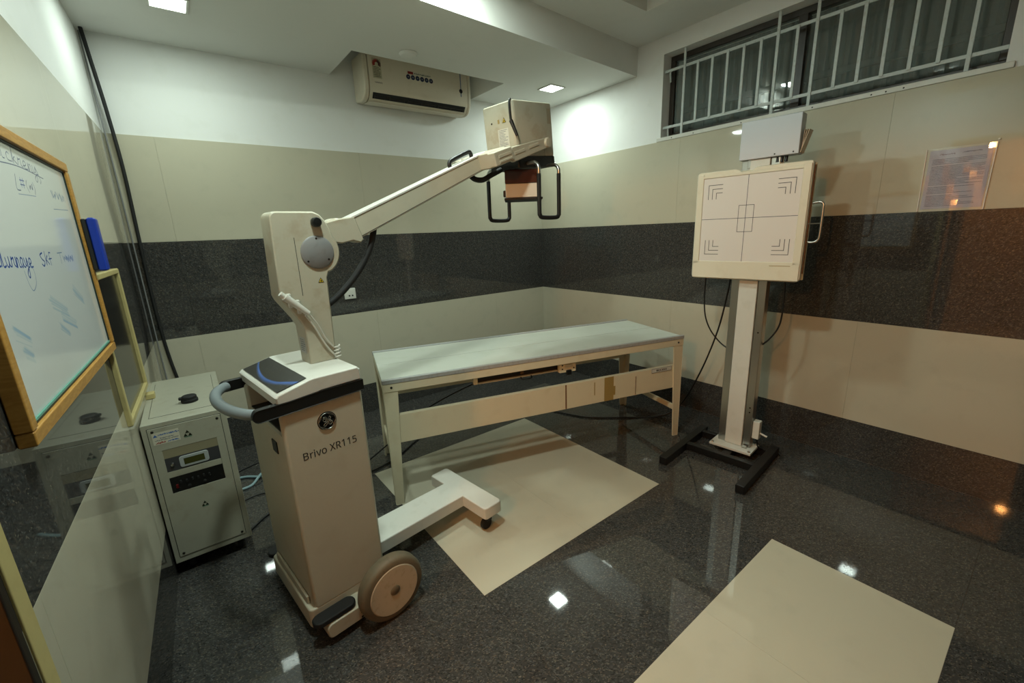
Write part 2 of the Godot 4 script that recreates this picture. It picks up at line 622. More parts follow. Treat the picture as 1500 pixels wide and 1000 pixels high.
func pieces(a: float, b: float, skip: Vector2) -> Array:
	if b <= skip.x or a >= skip.y:
		return [Vector2(a, b)]
	var out := []
	if a < skip.x - 0.005:
		out.append(Vector2(a, skip.x))
	if b > skip.y + 0.005:
		out.append(Vector2(skip.y, b))
	return out

func build_floor() -> void:
	var f := structure("floor", "polished dark speckled floor with beige inset tiles", "floor")
	part("slab", mb().box(Vector3(-1.7, -0.058, 2.4), Vector3(3.9, 0.10, 5.6)), M.grout, f)
	var x_edges := [-3.5, -2.914, -2.311, -1.708, -1.105, -0.502, 0.0]
	var z_edges := [0.0, 0.385, 0.988, 1.591, 2.194, 2.789, 3.392, 3.995, 4.598, 5.0]
	for i in x_edges.size() - 1:
		for j in z_edges.size() - 1:
			var x0: float = x_edges[i]
			var x1: float = x_edges[i + 1]
			var z0: float = z_edges[j]
			var z1: float = z_edges[j + 1]
			var inset_a: bool = (i == 2 or i == 3) and (j == 2 or j == 3)
			var inset_b: bool = (i == 2 or i == 3) and j == 5
			if inset_a and j == 3:
				continue
			if inset_a:
				z1 = z_edges[j + 2]
			tile(f, Vector3((x0 + x1) * 0.5, -0.004, (z0 + z1) * 0.5), Vector3(x1 - x0 - 2 * GAP, 0.008, z1 - z0 - 2 * GAP), M.floor_beige if inset_a or inset_b else M.dark_floor)

func build_back_wall() -> void:
	var w := structure("wall_back", "back wall with beige and charcoal tile bands below white paint", "wall")
	part("masonry", mb().box(Vector3(-1.7, 1.4, -0.108), Vector3(4.0, 3.0, 0.2)), M.plaster, w, "white painted plaster")
	tile_rows(w, -3.262, 0.0, -3.02)

func build_right_wall() -> void:
	var w := structure("wall_right", "right wall with beige and charcoal tile bands and a high window", "wall")
	w.rotation.y = -PI / 2
	var b := mb()
	b.box(Vector3(2.4, 0.985, -0.133), Vector3(5.6, 2.162, 0.25))
	b.box(Vector3(0.475, 2.433, -0.133), Vector3(1.75, 0.734, 0.25))
	b.box(Vector3(4.145, 2.433, -0.133), Vector3(2.11, 0.734, 0.25))
	b.box(Vector3(2.22, 2.711, -0.133), Vector3(1.74, 0.178, 0.25))
	part("masonry", b, M.plaster, w, "white painted plaster")
	part("sill_strip", mb().box(Vector3(2.22, 2.052, -0.003), Vector3(1.80, 0.027, 0.012), 0.003), M.white, w)
	for z in [1.45, 1.62, 1.95, 2.35, 2.62, 2.68, 2.75]:
		part("screw", mb().lathe([Vector2(0.0, 0.0016), Vector2(0.0035, 0.001), Vector2(0.004, 0.0), Vector2(0, 0)], 8), M.screw, w).transform = lay(Vector3(0, 0, 1), Vector3(z, 2.05, 0.003))
	tile_rows(w, 0.0, 5.0, 0.32)
	# the sliding window behind the bars
	var n := structure("window_1", "dark sliding window with brown frame behind white bars", "window")
	n.rotation.y = -PI / 2
	var fr := [[2.22, 2.082, 1.74, 0.032], [2.22, 2.604, 1.74, 0.036], [1.368, 2.343, 0.036, 0.49], [3.072, 2.343, 0.036, 0.49], [2.212, 2.343, 0.05, 0.49]]
	for q in fr:
		part("frame_bar", mb().box(Vector3(q[0], q[1], -0.125), Vector3(q[2], q[3], 0.05), 0.003), M.frame_brown, n)
	part("pane", mb().box(Vector3(1.79, 2.343, -0.118), Vector3(0.80, 0.49, 0.004)), M.glass, n)
	part("pane", mb().box(Vector3(2.64, 2.343, -0.132), Vector3(0.82, 0.49, 0.004)), M.glass, n)
	# dark corrugated sheet of the lean-to outside
	var o := structure("wall_outside", "dark corrugated sheet just outside the high window", "wall")
	var pts := PackedVector2Array()
	for i in 121:
		pts.append(Vector2(0.6 + i * 0.027, 0.018 * (1.0 if (i / 2) % 2 == 0 else -1.0)))
	for i in 121:
		pts.append(Vector2(0.6 + (120 - i) * 0.027, 0.018 * (1.0 if ((120 - i) / 2) % 2 == 0 else -1.0) - 0.006))
	var cb := mb()
	cb.x = Transform3D(Basis(Vector3(0, 0, 1), Vector3(-1, 0, 0), Vector3(0, 1, 0)), Vector3(0.62, 0, 0))
	cb.prism(pts, 1.5, 3.2)
	part("corrugated_sheet", cb, M.sheet_metal, o)
	part("sheet_rail", mb().box(Vector3(0.585, 2.36, 2.2), Vector3(0.03, 0.04, 3.2), 0.003), M.sheet_metal, o)

const LEFT := Vector3(-3.238, 0, 0)
const LEFT_TURN := PI / 2 - 0.045

func build_left_wall() -> void:
	var w := structure("wall_left", "left wall with glossy beige and charcoal tile bands", "wall")
	w.position = LEFT
	w.rotation.y = LEFT_TURN
	# local x runs toward the back wall (minus z), z into the room
	var b := mb()
	b.box(Vector3(-1.15, 1.4, -0.078), Vector3(2.74, 3.0, 0.14))
	b.box(Vector3(-4.33, 1.4, -0.078), Vector3(1.72, 3.0, 0.14))
	b.box(Vector3(-2.995, 2.5, -0.078), Vector3(0.95, 0.80, 0.14))
	part("masonry", b, M.plaster, w, "white painted plaster")
	tile_rows(w, -5.05, 0.0, -4.83, Vector2(-3.47, -2.52))
	# door to the passage
	var d := structure("door_1", "doorway with cream frame and dark brown leaf swung into the passage", "door")
	d.position = LEFT
	d.rotation.y = LEFT_TURN
	for x in [-2.497, -3.493]:
		part("frame_jamb", mb().box(Vector3(x, 1.05, -0.003), Vector3(0.044, 2.10, 0.014), 0.003), M.door_cream, d)
		part("frame_lining", mb().box(Vector3(x - 0.031 * signf(x + 3.0), 1.05, -0.078), Vector3(0.02, 2.10, 0.156), 0.003), M.door_dark, d)
	part("frame_head", mb().box(Vector3(-2.995, 2.123, -0.003), Vector3(1.04, 0.046, 0.014), 0.003), M.door_cream, d)
	var leaf := part("leaf", mb().box(Vector3(-2.575, 1.03, -0.62), Vector3(0.036, 2.05, 0.90), 0.003), M.door_dark, d, "dark brown door leaf")
	part("handle", mb().tube(smooth([Vector3(-2.60, 1.02, -1.0), Vector3(-2.645, 1.02, -1.0), Vector3(-2.65, 1.02, -0.98), Vector3(-2.65, 1.02, -0.88)], 0.01), 0.008, 8), M.metal, leaf)
	# lead glass viewing window, partly behind the board
	var n := structure("window_2", "small dark viewing window with cream frame behind the whiteboard", "window")
	n.position = LEFT
	n.rotation.y = LEFT_TURN
	for x in [-0.835, -1.395]:
		part("frame_bar", mb().box(Vector3(x, 1.055, 0.007), Vector3(0.022, 0.55, 0.018), 0.004), M.door_cream, n)
	for y in [0.79, 1.32]:
		part("frame_bar", mb().box(Vector3(-1.115, y, 0.007), Vector3(0.58, 0.022, 0.018), 0.004), M.door_cream, n)
	part("pane", mb().box(Vector3(-1.115, 1.055, 0.002), Vector3(0.54, 0.51, 0.004)), M.black_gloss, n, "dark leaded glass")

func build_front_wall() -> void:
	var w := structure("wall_front", "wall facing the barred window end with tile bands", "wall")
	w.position = Vector3(0, 0, 5.0)
	w.rotation.y = PI
	part("masonry", mb().box(Vector3(1.7, 1.4, -0.108), Vector3(4.0, 3.0, 0.2)), M.plaster, w)
	tile_rows(w, 0.0, 3.46, 0.5)

func build_ceiling() -> void:
	var c := structure("ceiling", "white ceiling, lowered over the back of the room", "ceiling")
	part("slab", mb().box(Vector3(-1.7, 2.86, 2.4), Vector3(3.9, 0.12, 5.6)), M.ceiling, c)
	var poly := PackedVector2Array([Vector2(0.1, -0.1), Vector2(0.1, 1.115), Vector2(-3.6, 1.335), Vector2(-3.6, -0.1), Vector2(-1.96, -0.1), Vector2(-1.96, 0.468), Vector2(-0.785, 0.468), Vector2(-0.785, -0.1)])
	var b := mb()
	b.x = flat_xz()
	b.prism(poly, 2.541, 2.805)
	part("lowered_soffit", b, M.ceiling, c)
	var r := mb()
	r.box(Vector3(-1.7, 2.77, 1.29), Vector3(3.9, 0.066, 0.42))
	r.box(Vector3(-1.7, 2.77, 4.9), Vector3(3.9, 0.066, 0.6))
	r.box(Vector3(-0.16, 2.77, 3.05), Vector3(0.52, 0.066, 3.1))
	r.box(Vector3(-3.0, 2.77, 3.05), Vector3(1.2, 0.066, 3.1))
	part("tray_border", r, M.ceiling, c)

func build_corridor() -> void:
	var c := structure("wall_passage", "cream walls of the warm lit passage beyond the door", "wall")
	part("passage_floor", mb().box(Vector3(-4.45, -0.05, 3.15), Vector3(2.2, 0.1, 2.9)), M.floor_beige, c)
	part("passage_ceiling", mb().box(Vector3(-4.45, 2.65, 3.15), Vector3(2.2, 0.1, 2.9)), M.corridor, c)
	part("passage_wall", mb().box(Vector3(-5.35, 1.3, 3.15), Vector3(0.1, 2.7, 2.9)), M.corridor, c)
	part("passage_wall", mb().box(Vector3(-4.42, 1.3, 1.75), Vector3(1.9, 2.7, 0.1)), M.corridor, c)
	part("passage_wall", mb().box(Vector3(-4.42, 1.3, 4.55), Vector3(1.9, 2.7, 0.1)), M.corridor, c)

# ------------------------------------------------------------------ patient table
func build_table() -> void:
	var t := thing("examination_table", "long cream steel X-ray table with pale green top and grey edge strips", "table", Vector3(-1.325, 0, 1.356), -0.284)
	var hl := 0.9685
	for z in [-0.148, 0.148]:
		part("top_panel", mb().box(Vector3(0, 0.704, z), Vector3(hl * 2 - 0.006, 0.016, 0.290), 0.0015), M.table_top, t, "pale green top board")
	part("seam_strip", mb().box(Vector3(0, 0.7035, 0), Vector3(hl * 2 - 0.008, 0.014, 0.0062)), M.grey, t)
	for s in [-1.0, 1.0]:
		var rim := mb()
		rim.box(Vector3(0, 0.706, s * 0.306), Vector3(hl * 2, 0.022, 0.022), 0.002)
		rim.box(Vector3(0, 0.7165, s * 0.300), Vector3(hl * 2, 0.004, 0.004), 0.001)
		rim.box(Vector3(0, 0.7165, s * 0.313), Vector3(hl * 2, 0.004, 0.004), 0.001)
		part("edge_strip", rim, M.alu, t, "grey ribbed metal edge strip")
		part("apron", mb().box(Vector3(0, 0.6725, s * 0.304), Vector3(hl * 2 - 0.004, 0.043, 0.022), 0.002), M.table_cream, t)
		part("end_apron", mb().box(Vector3(s * (hl - 0.014), 0.6725, 0), Vector3(0.024, 0.043, 0.586), 0.002), M.table_cream, t)
	for sx in [-1.0, 1.0]:
		for sz in [-1.0, 1.0]:
			var b := mb()
			var x0: float = sx * (hl - 0.004)
			b.prism(PackedVector2Array([Vector2(x0, 0.652), Vector2(x0, 0.0), Vector2(x0 - sx * 0.042, 0.0), Vector2(x0 - sx * 0.072, 0.652)]), sz * 0.312, sz * 0.304, 0.001)
			b.x = along_x()
			b.prism(PackedVector2Array([Vector2(sz * 0.311, 0.652), Vector2(sz * 0.311, 0.0), Vector2(sz * 0.276, 0.0), Vector2(sz * 0.235, 0.652)]), x0 - sx * 0.008, x0, 0.001)
			part("leg", b, M.table_cream, t)
			var bolt := part("bolt", mb().lathe([Vector2(0, 0.004), Vector2(0.005, 0.003), Vector2(0.0065, 0.0), Vector2(0, 0)], 10), M.screw, t)
			bolt.transform = lay(Vector3(0, 0, sz), Vector3(sx * (hl - 0.045), 0.674, sz * 0.315))
	var rail := part("front_rail", mb().box(Vector3(0, 0.437, 0.300), Vector3(hl * 2 - 0.075, 0.159, 0.008), 0.002), M.table_cream, t)
	part("rail_flange", mb().box(Vector3(0, 0.5145, 0.288), Vector3(hl * 2 - 0.08, 0.004, 0.024), 0.001), M.table_cream, rail)
	part("rust_stain", mb().box(Vector3(0.088, 0.437, 0.3043), Vector3(0.009, 0.155, 0.0008)), M.rust, rail, "brown rust streak")
	part("rust_stain", mb().box(Vector3(0.60, 0.425, 0.3043), Vector3(0.0045, 0.125, 0.0008)), M.rust, rail, "brown rust streak")
	part("tape", mb().box(Vector3(0.395, 0.437, 0.3045), Vector3(0.068, 0.157, 0.001)), M.tape, rail, "yellowed adhesive tape")
	part("tape", mb().box(Vector3(0.425, 0.42, 0.3047), Vector3(0.035, 0.06, 0.001)), M.tape, rail, "yellowed adhesive tape")
	part("print_mark", mb().box(Vector3(0.29, 0.455, 0.3043), Vector3(0.006, 0.085, 0.0006)), M.tape, rail)
	var plate := part("name_plate", mb().box(Vector3(0.803, 0.502, 0.3052), Vector3(0.165, 0.030, 0.002), 0.0008), M.white, t, "white name plate with dark border")
	for s in [-1.0, 1.0]:
		part("plate_border", mb().box(Vector3(0.803, 0.502 + s * 0.0135, 0.3066), Vector3(0.160, 0.0016, 0.0006)), M.ink, plate)
		part("plate_border", mb().box(Vector3(0.803 + s * 0.080, 0.502, 0.3066), Vector3(0.0016, 0.028, 0.0006)), M.ink, plate)
	lettering("plate_lettering", "BUCKEX", M.ink, plate, Vector3(0.803, 0.502, 0.3064), Vector3.RIGHT, Vector3.UP, 0.085, 0.013, true)
	part("rear_rail", mb().box(Vector3(0, 0.437, -0.300), Vector3(hl * 2 - 0.075, 0.05, 0.008), 0.002), M.table_cream, t)
	for s in [-1.0, 1.0]:
		part("end_rail", mb().box(Vector3(s * (hl - 0.022), 0.20, 0), Vector3(0.016, 0.036, 0.585), 0.002), M.table_cream, t)
	# cassette tray under the top
	var tr := mb()
	tr.box(Vector3(-0.155, 0.618, 0.02), Vector3(0.60, 0.05, 0.46), 0.004)
	var tray := part("cassette_tray", tr, M.frame_brown, t, "dark sliding cassette tray")
	part("tray_lip", mb().box(Vector3(-0.20, 0.601, 0.262), Vector3(0.50, 0.008, 0.014), 0.001), M.cream, tray)
	part("tray_bracket", mb().box(Vector3(-0.466, 0.630, 0.27), Vector3(0.024, 0.058, 0.02), 0.002), M.table_cream, tray)
	part("tray_pull", mb().tube(smooth([Vector3(-0.19, 0.600, 0.27), Vector3(-0.185, 0.588, 0.282), Vector3(-0.13, 0.588, 0.282), Vector3(-0.125, 0.600, 0.27)], 0.008), 0.004, 6), M.black, tray)
	part("tray_catch", mb().box(Vector3(-0.18, 0.630, 0.262), Vector3(0.02, 0.026, 0.014), 0.002), M.rust, tray)
	var lock := part("lock_box", mb().box(Vector3(0.11, 0.620, 0.275), Vector3(0.112, 0.062, 0.03), 0.003), M.table_cream, t)
	part("lock_bracket", mb().box(Vector3(0.115, 0.630, 0.2925), Vector3(0.05, 0.016, 0.006), 0.001), M.cream, lock)
	part("lock_plug", mb().box(Vector3(0.115, 0.588, 0.288), Vector3(0.036, 0.032, 0.024), 0.004), M.black, lock)
	for q in [Vector2(0.073, 0.635), Vector2(0.073, 0.612), Vector2(0.15, 0.612)]:
		part("lock_screw", mb().lathe([Vector2(0, 0.003), Vector2(0.004, 0.002), Vector2(0.005, 0), Vector2(0, 0)], 8), M.screw, lock).transform = lay(Vector3(0, 0, 1), Vector3(q.x, q.y, 0.29))

# ------------------------------------------------------------------ mobile X-ray unit
func build_machine() -> void:
	var t := thing("mobile_xray_unit", "cream mobile X-ray machine with wheels, column and long raised arm", "x-ray machine", Vector3(-2.675, 0, 1.718), 0.124)
	# chassis and body; x forward, z toward the wheel side that carries the lettering
	var b := mb()
	b.x = flat_xz()
	b.prism(rrect(-0.255, -0.212, 0.05, 0.212, 0.02), 0.045, 0.125, 0.006)
	part("chassis", b, M.cream, t)
	b = mb()
	b.box(Vector3(-0.096, 0.46, 0), Vector3(0.2784, 0.68, 0.40), 0.002)
	b.box(Vector3(-0.002, 0.85, 0), Vector3(0.09, 0.09, 0.40), 0.002)
	for s in [-1.0, 1.0]:
		b.prism(rrect(-0.236, 0.115, 0.044, 0.896, 0.016, 4), minf(s * 0.186, s * 0.211), maxf(s * 0.186, s * 0.211), 0.011)
	var body := part("body", b, M.cream, t, "cream painted housing")
	part("storage_tray", mb().box(Vector3(-0.14, 0.803, 0), Vector3(0.17, 0.006, 0.39)), M.black, t, "dark open storage tray")
	# console
	b = mb()
	b.prism(PackedVector2Array([Vector2(0.046, 0.928), Vector2(0.046, 0.968), Vector2(0.036, 0.978), Vector2(-0.118, 0.978), Vector2(-0.130, 0.976), Vector2(-0.232, 0.949), Vector2(-0.240, 0.940), Vector2(-0.236, 0.908), Vector2(-0.15, 0.905), Vector2(-0.10, 0.925)]), -0.2135, 0.2135, 0.006)
	var con := part("console", b, M.white, t, "off-white console cover")
	var sl := Vector2(-0.232 + 0.124, 0.949 - 0.977).normalized()
	var up_slope := Vector3(-sl.x, -sl.y, 0)
	var mid := Vector3(-0.180, 0.9634, 0) + Vector3(sl.y, -sl.x, 0) * 0.0006
	decal("control_panel", console_print(), con, mid + Vector3(-0.0003, 0.0012, 0), Vector3(0, 0, 1), Vector3(up_slope.x, up_slope.y, 0), 0.392, 0.098, "dark touch panel with blue swoosh")
	# black band, arms and grip
	for s in [-1.0, 1.0]:
		b = mb()
		var band := PackedVector2Array([Vector2(0.048, 0.891), Vector2(0.048, 0.930), Vector2(-0.10, 0.929), Vector2(-0.20, 0.921)])
		for i in 9:
			var a := PI * 0.5 + PI * i / 8.0
			band.append(Vector2(-0.292 + 0.021 * cos(a), 0.899 + 0.021 * sin(a)))
		band.append(Vector2(-0.2, 0.882))
		b.prism(band, s * 0.219, s * 0.200, 0.002)
		part("handle_arm", b, M.black, t)
	part("band_front", mb().box(Vector3(0.046, 0.910, 0), Vector3(0.008, 0.038, 0.424), 0.002), M.black, t)
	part("hand_grip", mb().tube(smooth([Vector3(-0.292, 0.900, 0.200), Vector3(-0.318, 0.902, 0.17), Vector3(-0.345, 0.905, 0.10), Vector3(-0.356, 0.906, 0.0), Vector3(-0.345, 0.905, -0.10), Vector3(-0.318, 0.902, -0.17), Vector3(-0.292, 0.900, -0.200)], 0.012), 0.0175, 14), M.grip, t, "grey curved push grip")
	# emblem and name on the side
	var em := part("emblem", mb().lathe([Vector2(0, 0.0032), Vector2(0.0295, 0.003), Vector2(0.033, 0.0), Vector2(0, 0)], 32), M.black_gloss, body, "round black emblem with silver monogram")
	em.transform = lay(Vector3(0, 0, 1), Vector3(-0.094, 0.815, 0.2112))
	emblem(t, Vector3(-0.094, 0.815, 0.2142))
	lettering("lettering", "Brivo XR115", M.ink, body, Vector3(-0.094, 0.714, 0.2112), Vector3.RIGHT, Vector3.UP, 0.187, 0.0275)
	# rear face fittings
	part("socket", mb().box(Vector3(-0.2362, 0.735, 0.095), Vector3(0.006, 0.045, 0.05), 0.002), M.black, t)
	part("rear_step", mb().box(Vector3(-0.241, 0.140, 0.0), Vector3(0.012, 0.035, 0.34), 0.004), M.cream_worn, t)
	# pedals on brackets
	for s in [-1.0, 1.0]:
		b = mb()
		b.x = Transform3D(Basis(), Vector3(0, 0, 0))
		b.prism(rrect(-0.225, 0.032, -0.065, 0.092, 0.02), s * 0.205, s * 0.285, 0.004)
		var br := part("pedal_bracket", b, M.cream_worn, t)
		for q in [Vector2(-0.10, 0.062), Vector2(-0.10, 0.042)]:
			part("bolt", mb().lathe([Vector2(0, 0.003), Vector2(0.0035, 0.002), Vector2(0.0045, 0), Vector2(0, 0)], 8), M.screw, br).transform = lay(Vector3(0, 0, s), Vector3(q.x, q.y, s * 0.285))
		b = mb()
		b.x = flat_xz()
		b.prism(rrect(-0.262, minf(s * 0.222, s * 0.280), -0.108, maxf(s * 0.222, s * 0.280), 0.027), 0.092, 0.114, 0.005)
		part("foot_pedal", b, M.rubber, t, "black rubber foot pedal")
	# big wheels
	for s in [-1.0, 1.0]:
		var wh := Node3D.new()
		wh.name = "wheel"
		t.add_child(wh, true)
		wh.transform = lay(Vector3(0, 0, s), Vector3(0.008, 0.128, s * 0.292))
		var tyre := []
		for q in [[0.085, 0.0], [0.112, 0.0], [0.122, 0.004], [0.127, 0.014], [0.127, 0.042], [0.123, 0.052], [0.115, 0.057], [0.100, 0.059]]:
			tyre.append(Vector2(q[0], q[1]))
		tyre.reverse()
		part("tyre", mb().lathe(tyre, 48), M.tyre, wh, "brown-grey rubber tyre")
		part("wheel_disc", mb().lathe([Vector2(0, 0.061), Vector2(0.096, 0.061), Vector2(0.1005, 0.057), Vector2(0.1005, 0.0), Vector2(0, 0)], 48), M.hub, wh, "cream wheel disc")
		part("hub_cap", mb().lathe([Vector2(0, 0.0645), Vector2(0.016, 0.0645), Vector2(0.020, 0.061), Vector2(0.0, 0.0605)], 20), M.tyre, wh)
		part("axle", mb().tube(PackedVector3Array([Vector3(0, -0.09, 0), Vector3(0, 0.01, 0)]), 0.02, 12), M.black, wh)
	# front leg with cross foot
	b = mb()
	b.x = flat_xz()
	b.prism(PackedVector2Array([Vector2(0.03, -0.067), Vector2(0.538, -0.067), Vector2(0.538, -0.175), Vector2(0.548, -0.185), Vector2(0.635, -0.185), Vector2(0.646, -0.178), Vector2(0.649, -0.165), Vector2(0.649, 0.246), Vector2(0.645, 0.260), Vector2(0.634, 0.268), Vector2(0.555, 0.268), Vector2(0.542, 0.263), Vector2(0.538, 0.25), Vector2(0.538, 0.098), Vector2(0.03, 0.098)]), 0.088, 0.150, 0.006)
	part("front_leg", b, M.white, t, "white T-shaped front leg")
	for z in [-0.13, 0.215]:
		var ca := Node3D.new()
		ca.name = "caster"
		t.add_child(ca, true)
		ca.position = Vector3(0.594, 0, z)
		part("caster_fork", mb().box(Vector3(0, 0.066, 0), Vector3(0.034, 0.046, 0.034), 0.004), M.black, ca)
		b = mb()
		b.x = lay(Vector3(0, 0, 1), Vector3(-0.012, 0.03, -0.012))
		b.lathe([Vector2(0, 0.024), Vector2(0.026, 0.024), Vector2(0.030, 0.02), Vector2(0.030, 0.004), Vector2(0.026, 0), Vector2(0, 0)], 20)
		part("caster_wheel", b, M.rubber, ca)
	build_column(t)
	build_arm(t)

func console_print() -> Material:
	var w := 1024
	var h := 256
	var im := Image.create(w, h, false, Image.FORMAT_RGB8)
	im.fill(Color(0.085, 0.09, 0.095))
	var rng := RandomNumberGenerator.new()
	rng.seed = 5
	# printed swoosh: narrow at the far edge, sweeping down and widening to the near edge
	var mid := [Vector2(-10, 100), Vector2(130, 150), Vector2(295, 191), Vector2(450, 216), Vector2(604, 222), Vector2(778, 198), Vector2(900, 150), Vector2(1034, 92)]
	for i in 10:
		var pts := []
		for k in mid.size():
			pts.append(mid[k] + Vector2(0, (i - 5.0) * (1.2 + k * 0.75)))
		curve(im, pts, 7.0, Color(0.20, 0.36, 0.64).lerp(Color(0.12, 0.19, 0.32), clampf(absf(i - 3.0) / 6.0, 0.0, 1.0)), 0.5)
	for q in [[520, 60], [430, 60], [340, 60], [480, 110], [390, 110], [300, 110], [250, 60], [640, 40], [900, 180], [870, 90]]:
		im.fill_rect(Rect2i(q[0], q[1], 34, 5), Color(0.24, 0.25, 0.26))
		im.fill_rect(Rect2i(q[0] + 6, q[1] + 12, 20, 4), Color(0.20, 0.21, 0.22))
	im.fill_rect(Rect2i(60, 26, 700, 3), Color(0.22, 0.23, 0.25))
	return printed(im, 0.3)

func emblem(t: Node3D, c: Vector3) -> void:
	var ring := mb()
	var pts := PackedVector3Array()
	for i in 41:
		var a := TAU * i / 40.0
		pts.append(c + Vector3(cos(a) * 0.0292, sin(a) * 0.0292, 0.0004))
	ring.tube(pts, 0.0011, 6)
	for q in [0.6, 2.2, 3.7, 5.3]:
		var fl := []
		for i in 7:
			var a: float = q + 0.85 * i / 6.0
			var r := 0.0282 - 0.0035 * sin(PI * i / 6.0)
			fl.append(c + Vector3(cos(a) * r, sin(a) * r, 0.0004))
		ring.tube(smooth(fl, 0.002), 0.0009, 5)
	part("emblem_ring", ring, M.metal, t, "silver ring of the emblem")
	var s := 0.00135
	var g := []
	for q in [[-5, 5], [-9, 8], [-11, 4], [-8, 0], [-4, 2], [-2, 8], [-5, 12], [-10, 10], [-4, 7], [0, 2], [-3, -8], [-8, -12], [-11, -9], [-7, -5], [0, 0]]:
		g.append(c + Vector3((q[0] + 1.0) * s, q[1] * s, 0.0005))
	var e := []
	for q in [[4, 8], [7, 11], [9, 7], [5, 3], [2, 5], [4, 1], [9, 1], [3, -2], [2, -8], [7, -11], [12, -6], [10, -2], [7, -5]]:
		e.append(c + Vector3((q[0] + 0.5) * s, q[1] * s, 0.0005))
	var l := mb()
	l.tube(smooth(g, 0.0015), 0.0012, 6)
	l.tube(smooth(e, 0.0015), 0.0011, 6)
	part("monogram", l, M.metal, t, "silver script monogram GE")

func build_column(t: Node3D) -> void:
	var o := PackedVector2Array([Vector2(0.036, 0.974), Vector2(0.044, 1.285), Vector2(0.052, 1.304)])
	for i in 10:
		var a := deg_to_rad(-58.0 + 98.0 * i / 9.0)
		o.append(Vector2(0.02 + 0.083 * cos(a), 1.378 + 0.083 * sin(a)))
	o.append_array(PackedVector2Array([Vector2(0.074, 1.462), Vector2(0.062, 1.488), Vector2(0.046, 1.507), Vector2(0.024, 1.517)]))
	for i in 6:
		var a := deg_to_rad(90.0 + 90.0 * i / 5.0)
		o.append(Vector2(-0.098 + 0.022 * cos(a), 1.495 + 0.022 * sin(a)))
	o.append_array(PackedVector2Array([Vector2(-0.128, 1.235), Vector2(-0.122, 1.218), Vector2(-0.076, 1.143), Vector2(-0.064, 1.115), Vector2(-0.061, 0.974)]))
	var col := part("column", mb().prism(o, -0.047, 0.047, 0.006), M.cream_worn, t, "cream column with broad rounded head")
	var groove := mb()
	groove.box(Vector3(-0.052, 1.33, 0.0472), Vector3(0.0016, 0.20, 0.0012))
	part("panel_joint", groove, M.ink, col)
	var disc := part("pivot_cover", mb().lathe([Vector2(0, 0.008), Vector2(0.053, 0.008), Vector2(0.058, 0.004), Vector2(0.058, 0.0), Vector2(0, 0)], 40), M.grey, col, "round grey pivot cover")
	disc.transform = lay(Vector3(0, 0, 1), Vector3(0.02, 1.377, 0.046))
	for q in [Vector2(-0.018, 1.347), Vector2(0.055, 1.350), Vector2(0.02, 1.425)]:
		part("cover_screw", mb().lathe([Vector2(0, 0.001), Vector2(0.0035, 0.001), Vector2(0.004, 0), Vector2(0, 0)], 8), M.screw, col).transform = lay(Vector3(0, 0, 1), Vector3(q.x, q.y, 0.0538))
	part("lock_knob", mb().lathe([Vector2(0, 0.028), Vector2(0.014, 0.027), Vector2(0.0165, 0.023), Vector2(0.0165, 0.004), Vector2(0.013, 0.0), Vector2(0, 0)], 16), M.black, col, "black lock knob").transform = lay(Vector3(0, 0, 1), Vector3(0.026, 1.480, 0.046))
	warning_sign(col, Vector3(0.018, 1.278, 0.0474), Vector3.RIGHT, 0.020)
	var im := Image.create(96, 96, false, Image.FORMAT_RGB8)
	im.fill(Color(0.68, 0.68, 0.66))
	var rng := RandomNumberGenerator.new()
	rng.seed = 8
	for i in 6:
		scribble(im, 8, 14 + i * 13, 60 + rng.randf() * 30, 14 + i * 13, 6, 2.0, Color(0.3, 0.3, 0.32), rng, 0.7, 0.7)
	decal("rating_label", printed(im), col, Vector3(-0.0632, 1.045, 0.002), Vector3(0, 0, 1), Vector3.UP, 0.05, 0.06, "grey rating label")
	# exposure hand switch clipped on the side
	var hs := Node3D.new()
	hs.name = "hand_switch"
	t.add_child(hs, true)
	var a0 := Vector3(-0.118, 1.236, 0.064)
	var a1 := Vector3(-0.048, 1.168, 0.064)
	part("switch_body", mb().tube(smooth([a0, a0.lerp(a1, 0.12), a0.lerp(a1, 0.5), a1], 0.006), 0.0135, 14, 0.009), M.white, hs, "white exposure switch handle")
	part("switch_button", mb().tube(PackedVector3Array([a0 + Vector3(-0.012, 0.012, 0), a0]), 0.009, 12), M.white, hs)
	for k in [0.25, 0.62]:
		var p := a0.lerp(a1, k)
		part("switch_clip", mb().box(p + Vector3(0.0, 0.0, -0.010), Vector3(0.012, 0.05, 0.014), 0.003), M.white, hs)
	part("switch_cord", mb().tube(smooth([a1, Vector3(-0.02, 1.12, 0.060), Vector3(0.0, 1.07, 0.056), Vector3(0.025, 1.03, 0.052)], 0.01), 0.0032, 8), M.white, hs)
	part("switch_cord", mb().tube(smooth([a1 + Vector3(-0.012, -0.006, 0), Vector3(-0.035, 1.12, 0.056), Vector3(0.0, 1.04, 0.054), Vector3(0.03, 0.992, 0.052)], 0.01), 0.0032, 8), M.white, hs)
	var coil := []
	for i in 34:
		var an := TAU * i / 9.0
		coil.append(Vector3(0.040 + 0.010 * cos(an), 1.030 - 0.0014 * i, 0.050 + 0.010 * sin(an)))
	part("coiled_cord", mb().tube(smooth(coil, 0.004), 0.003, 7), M.white, hs)

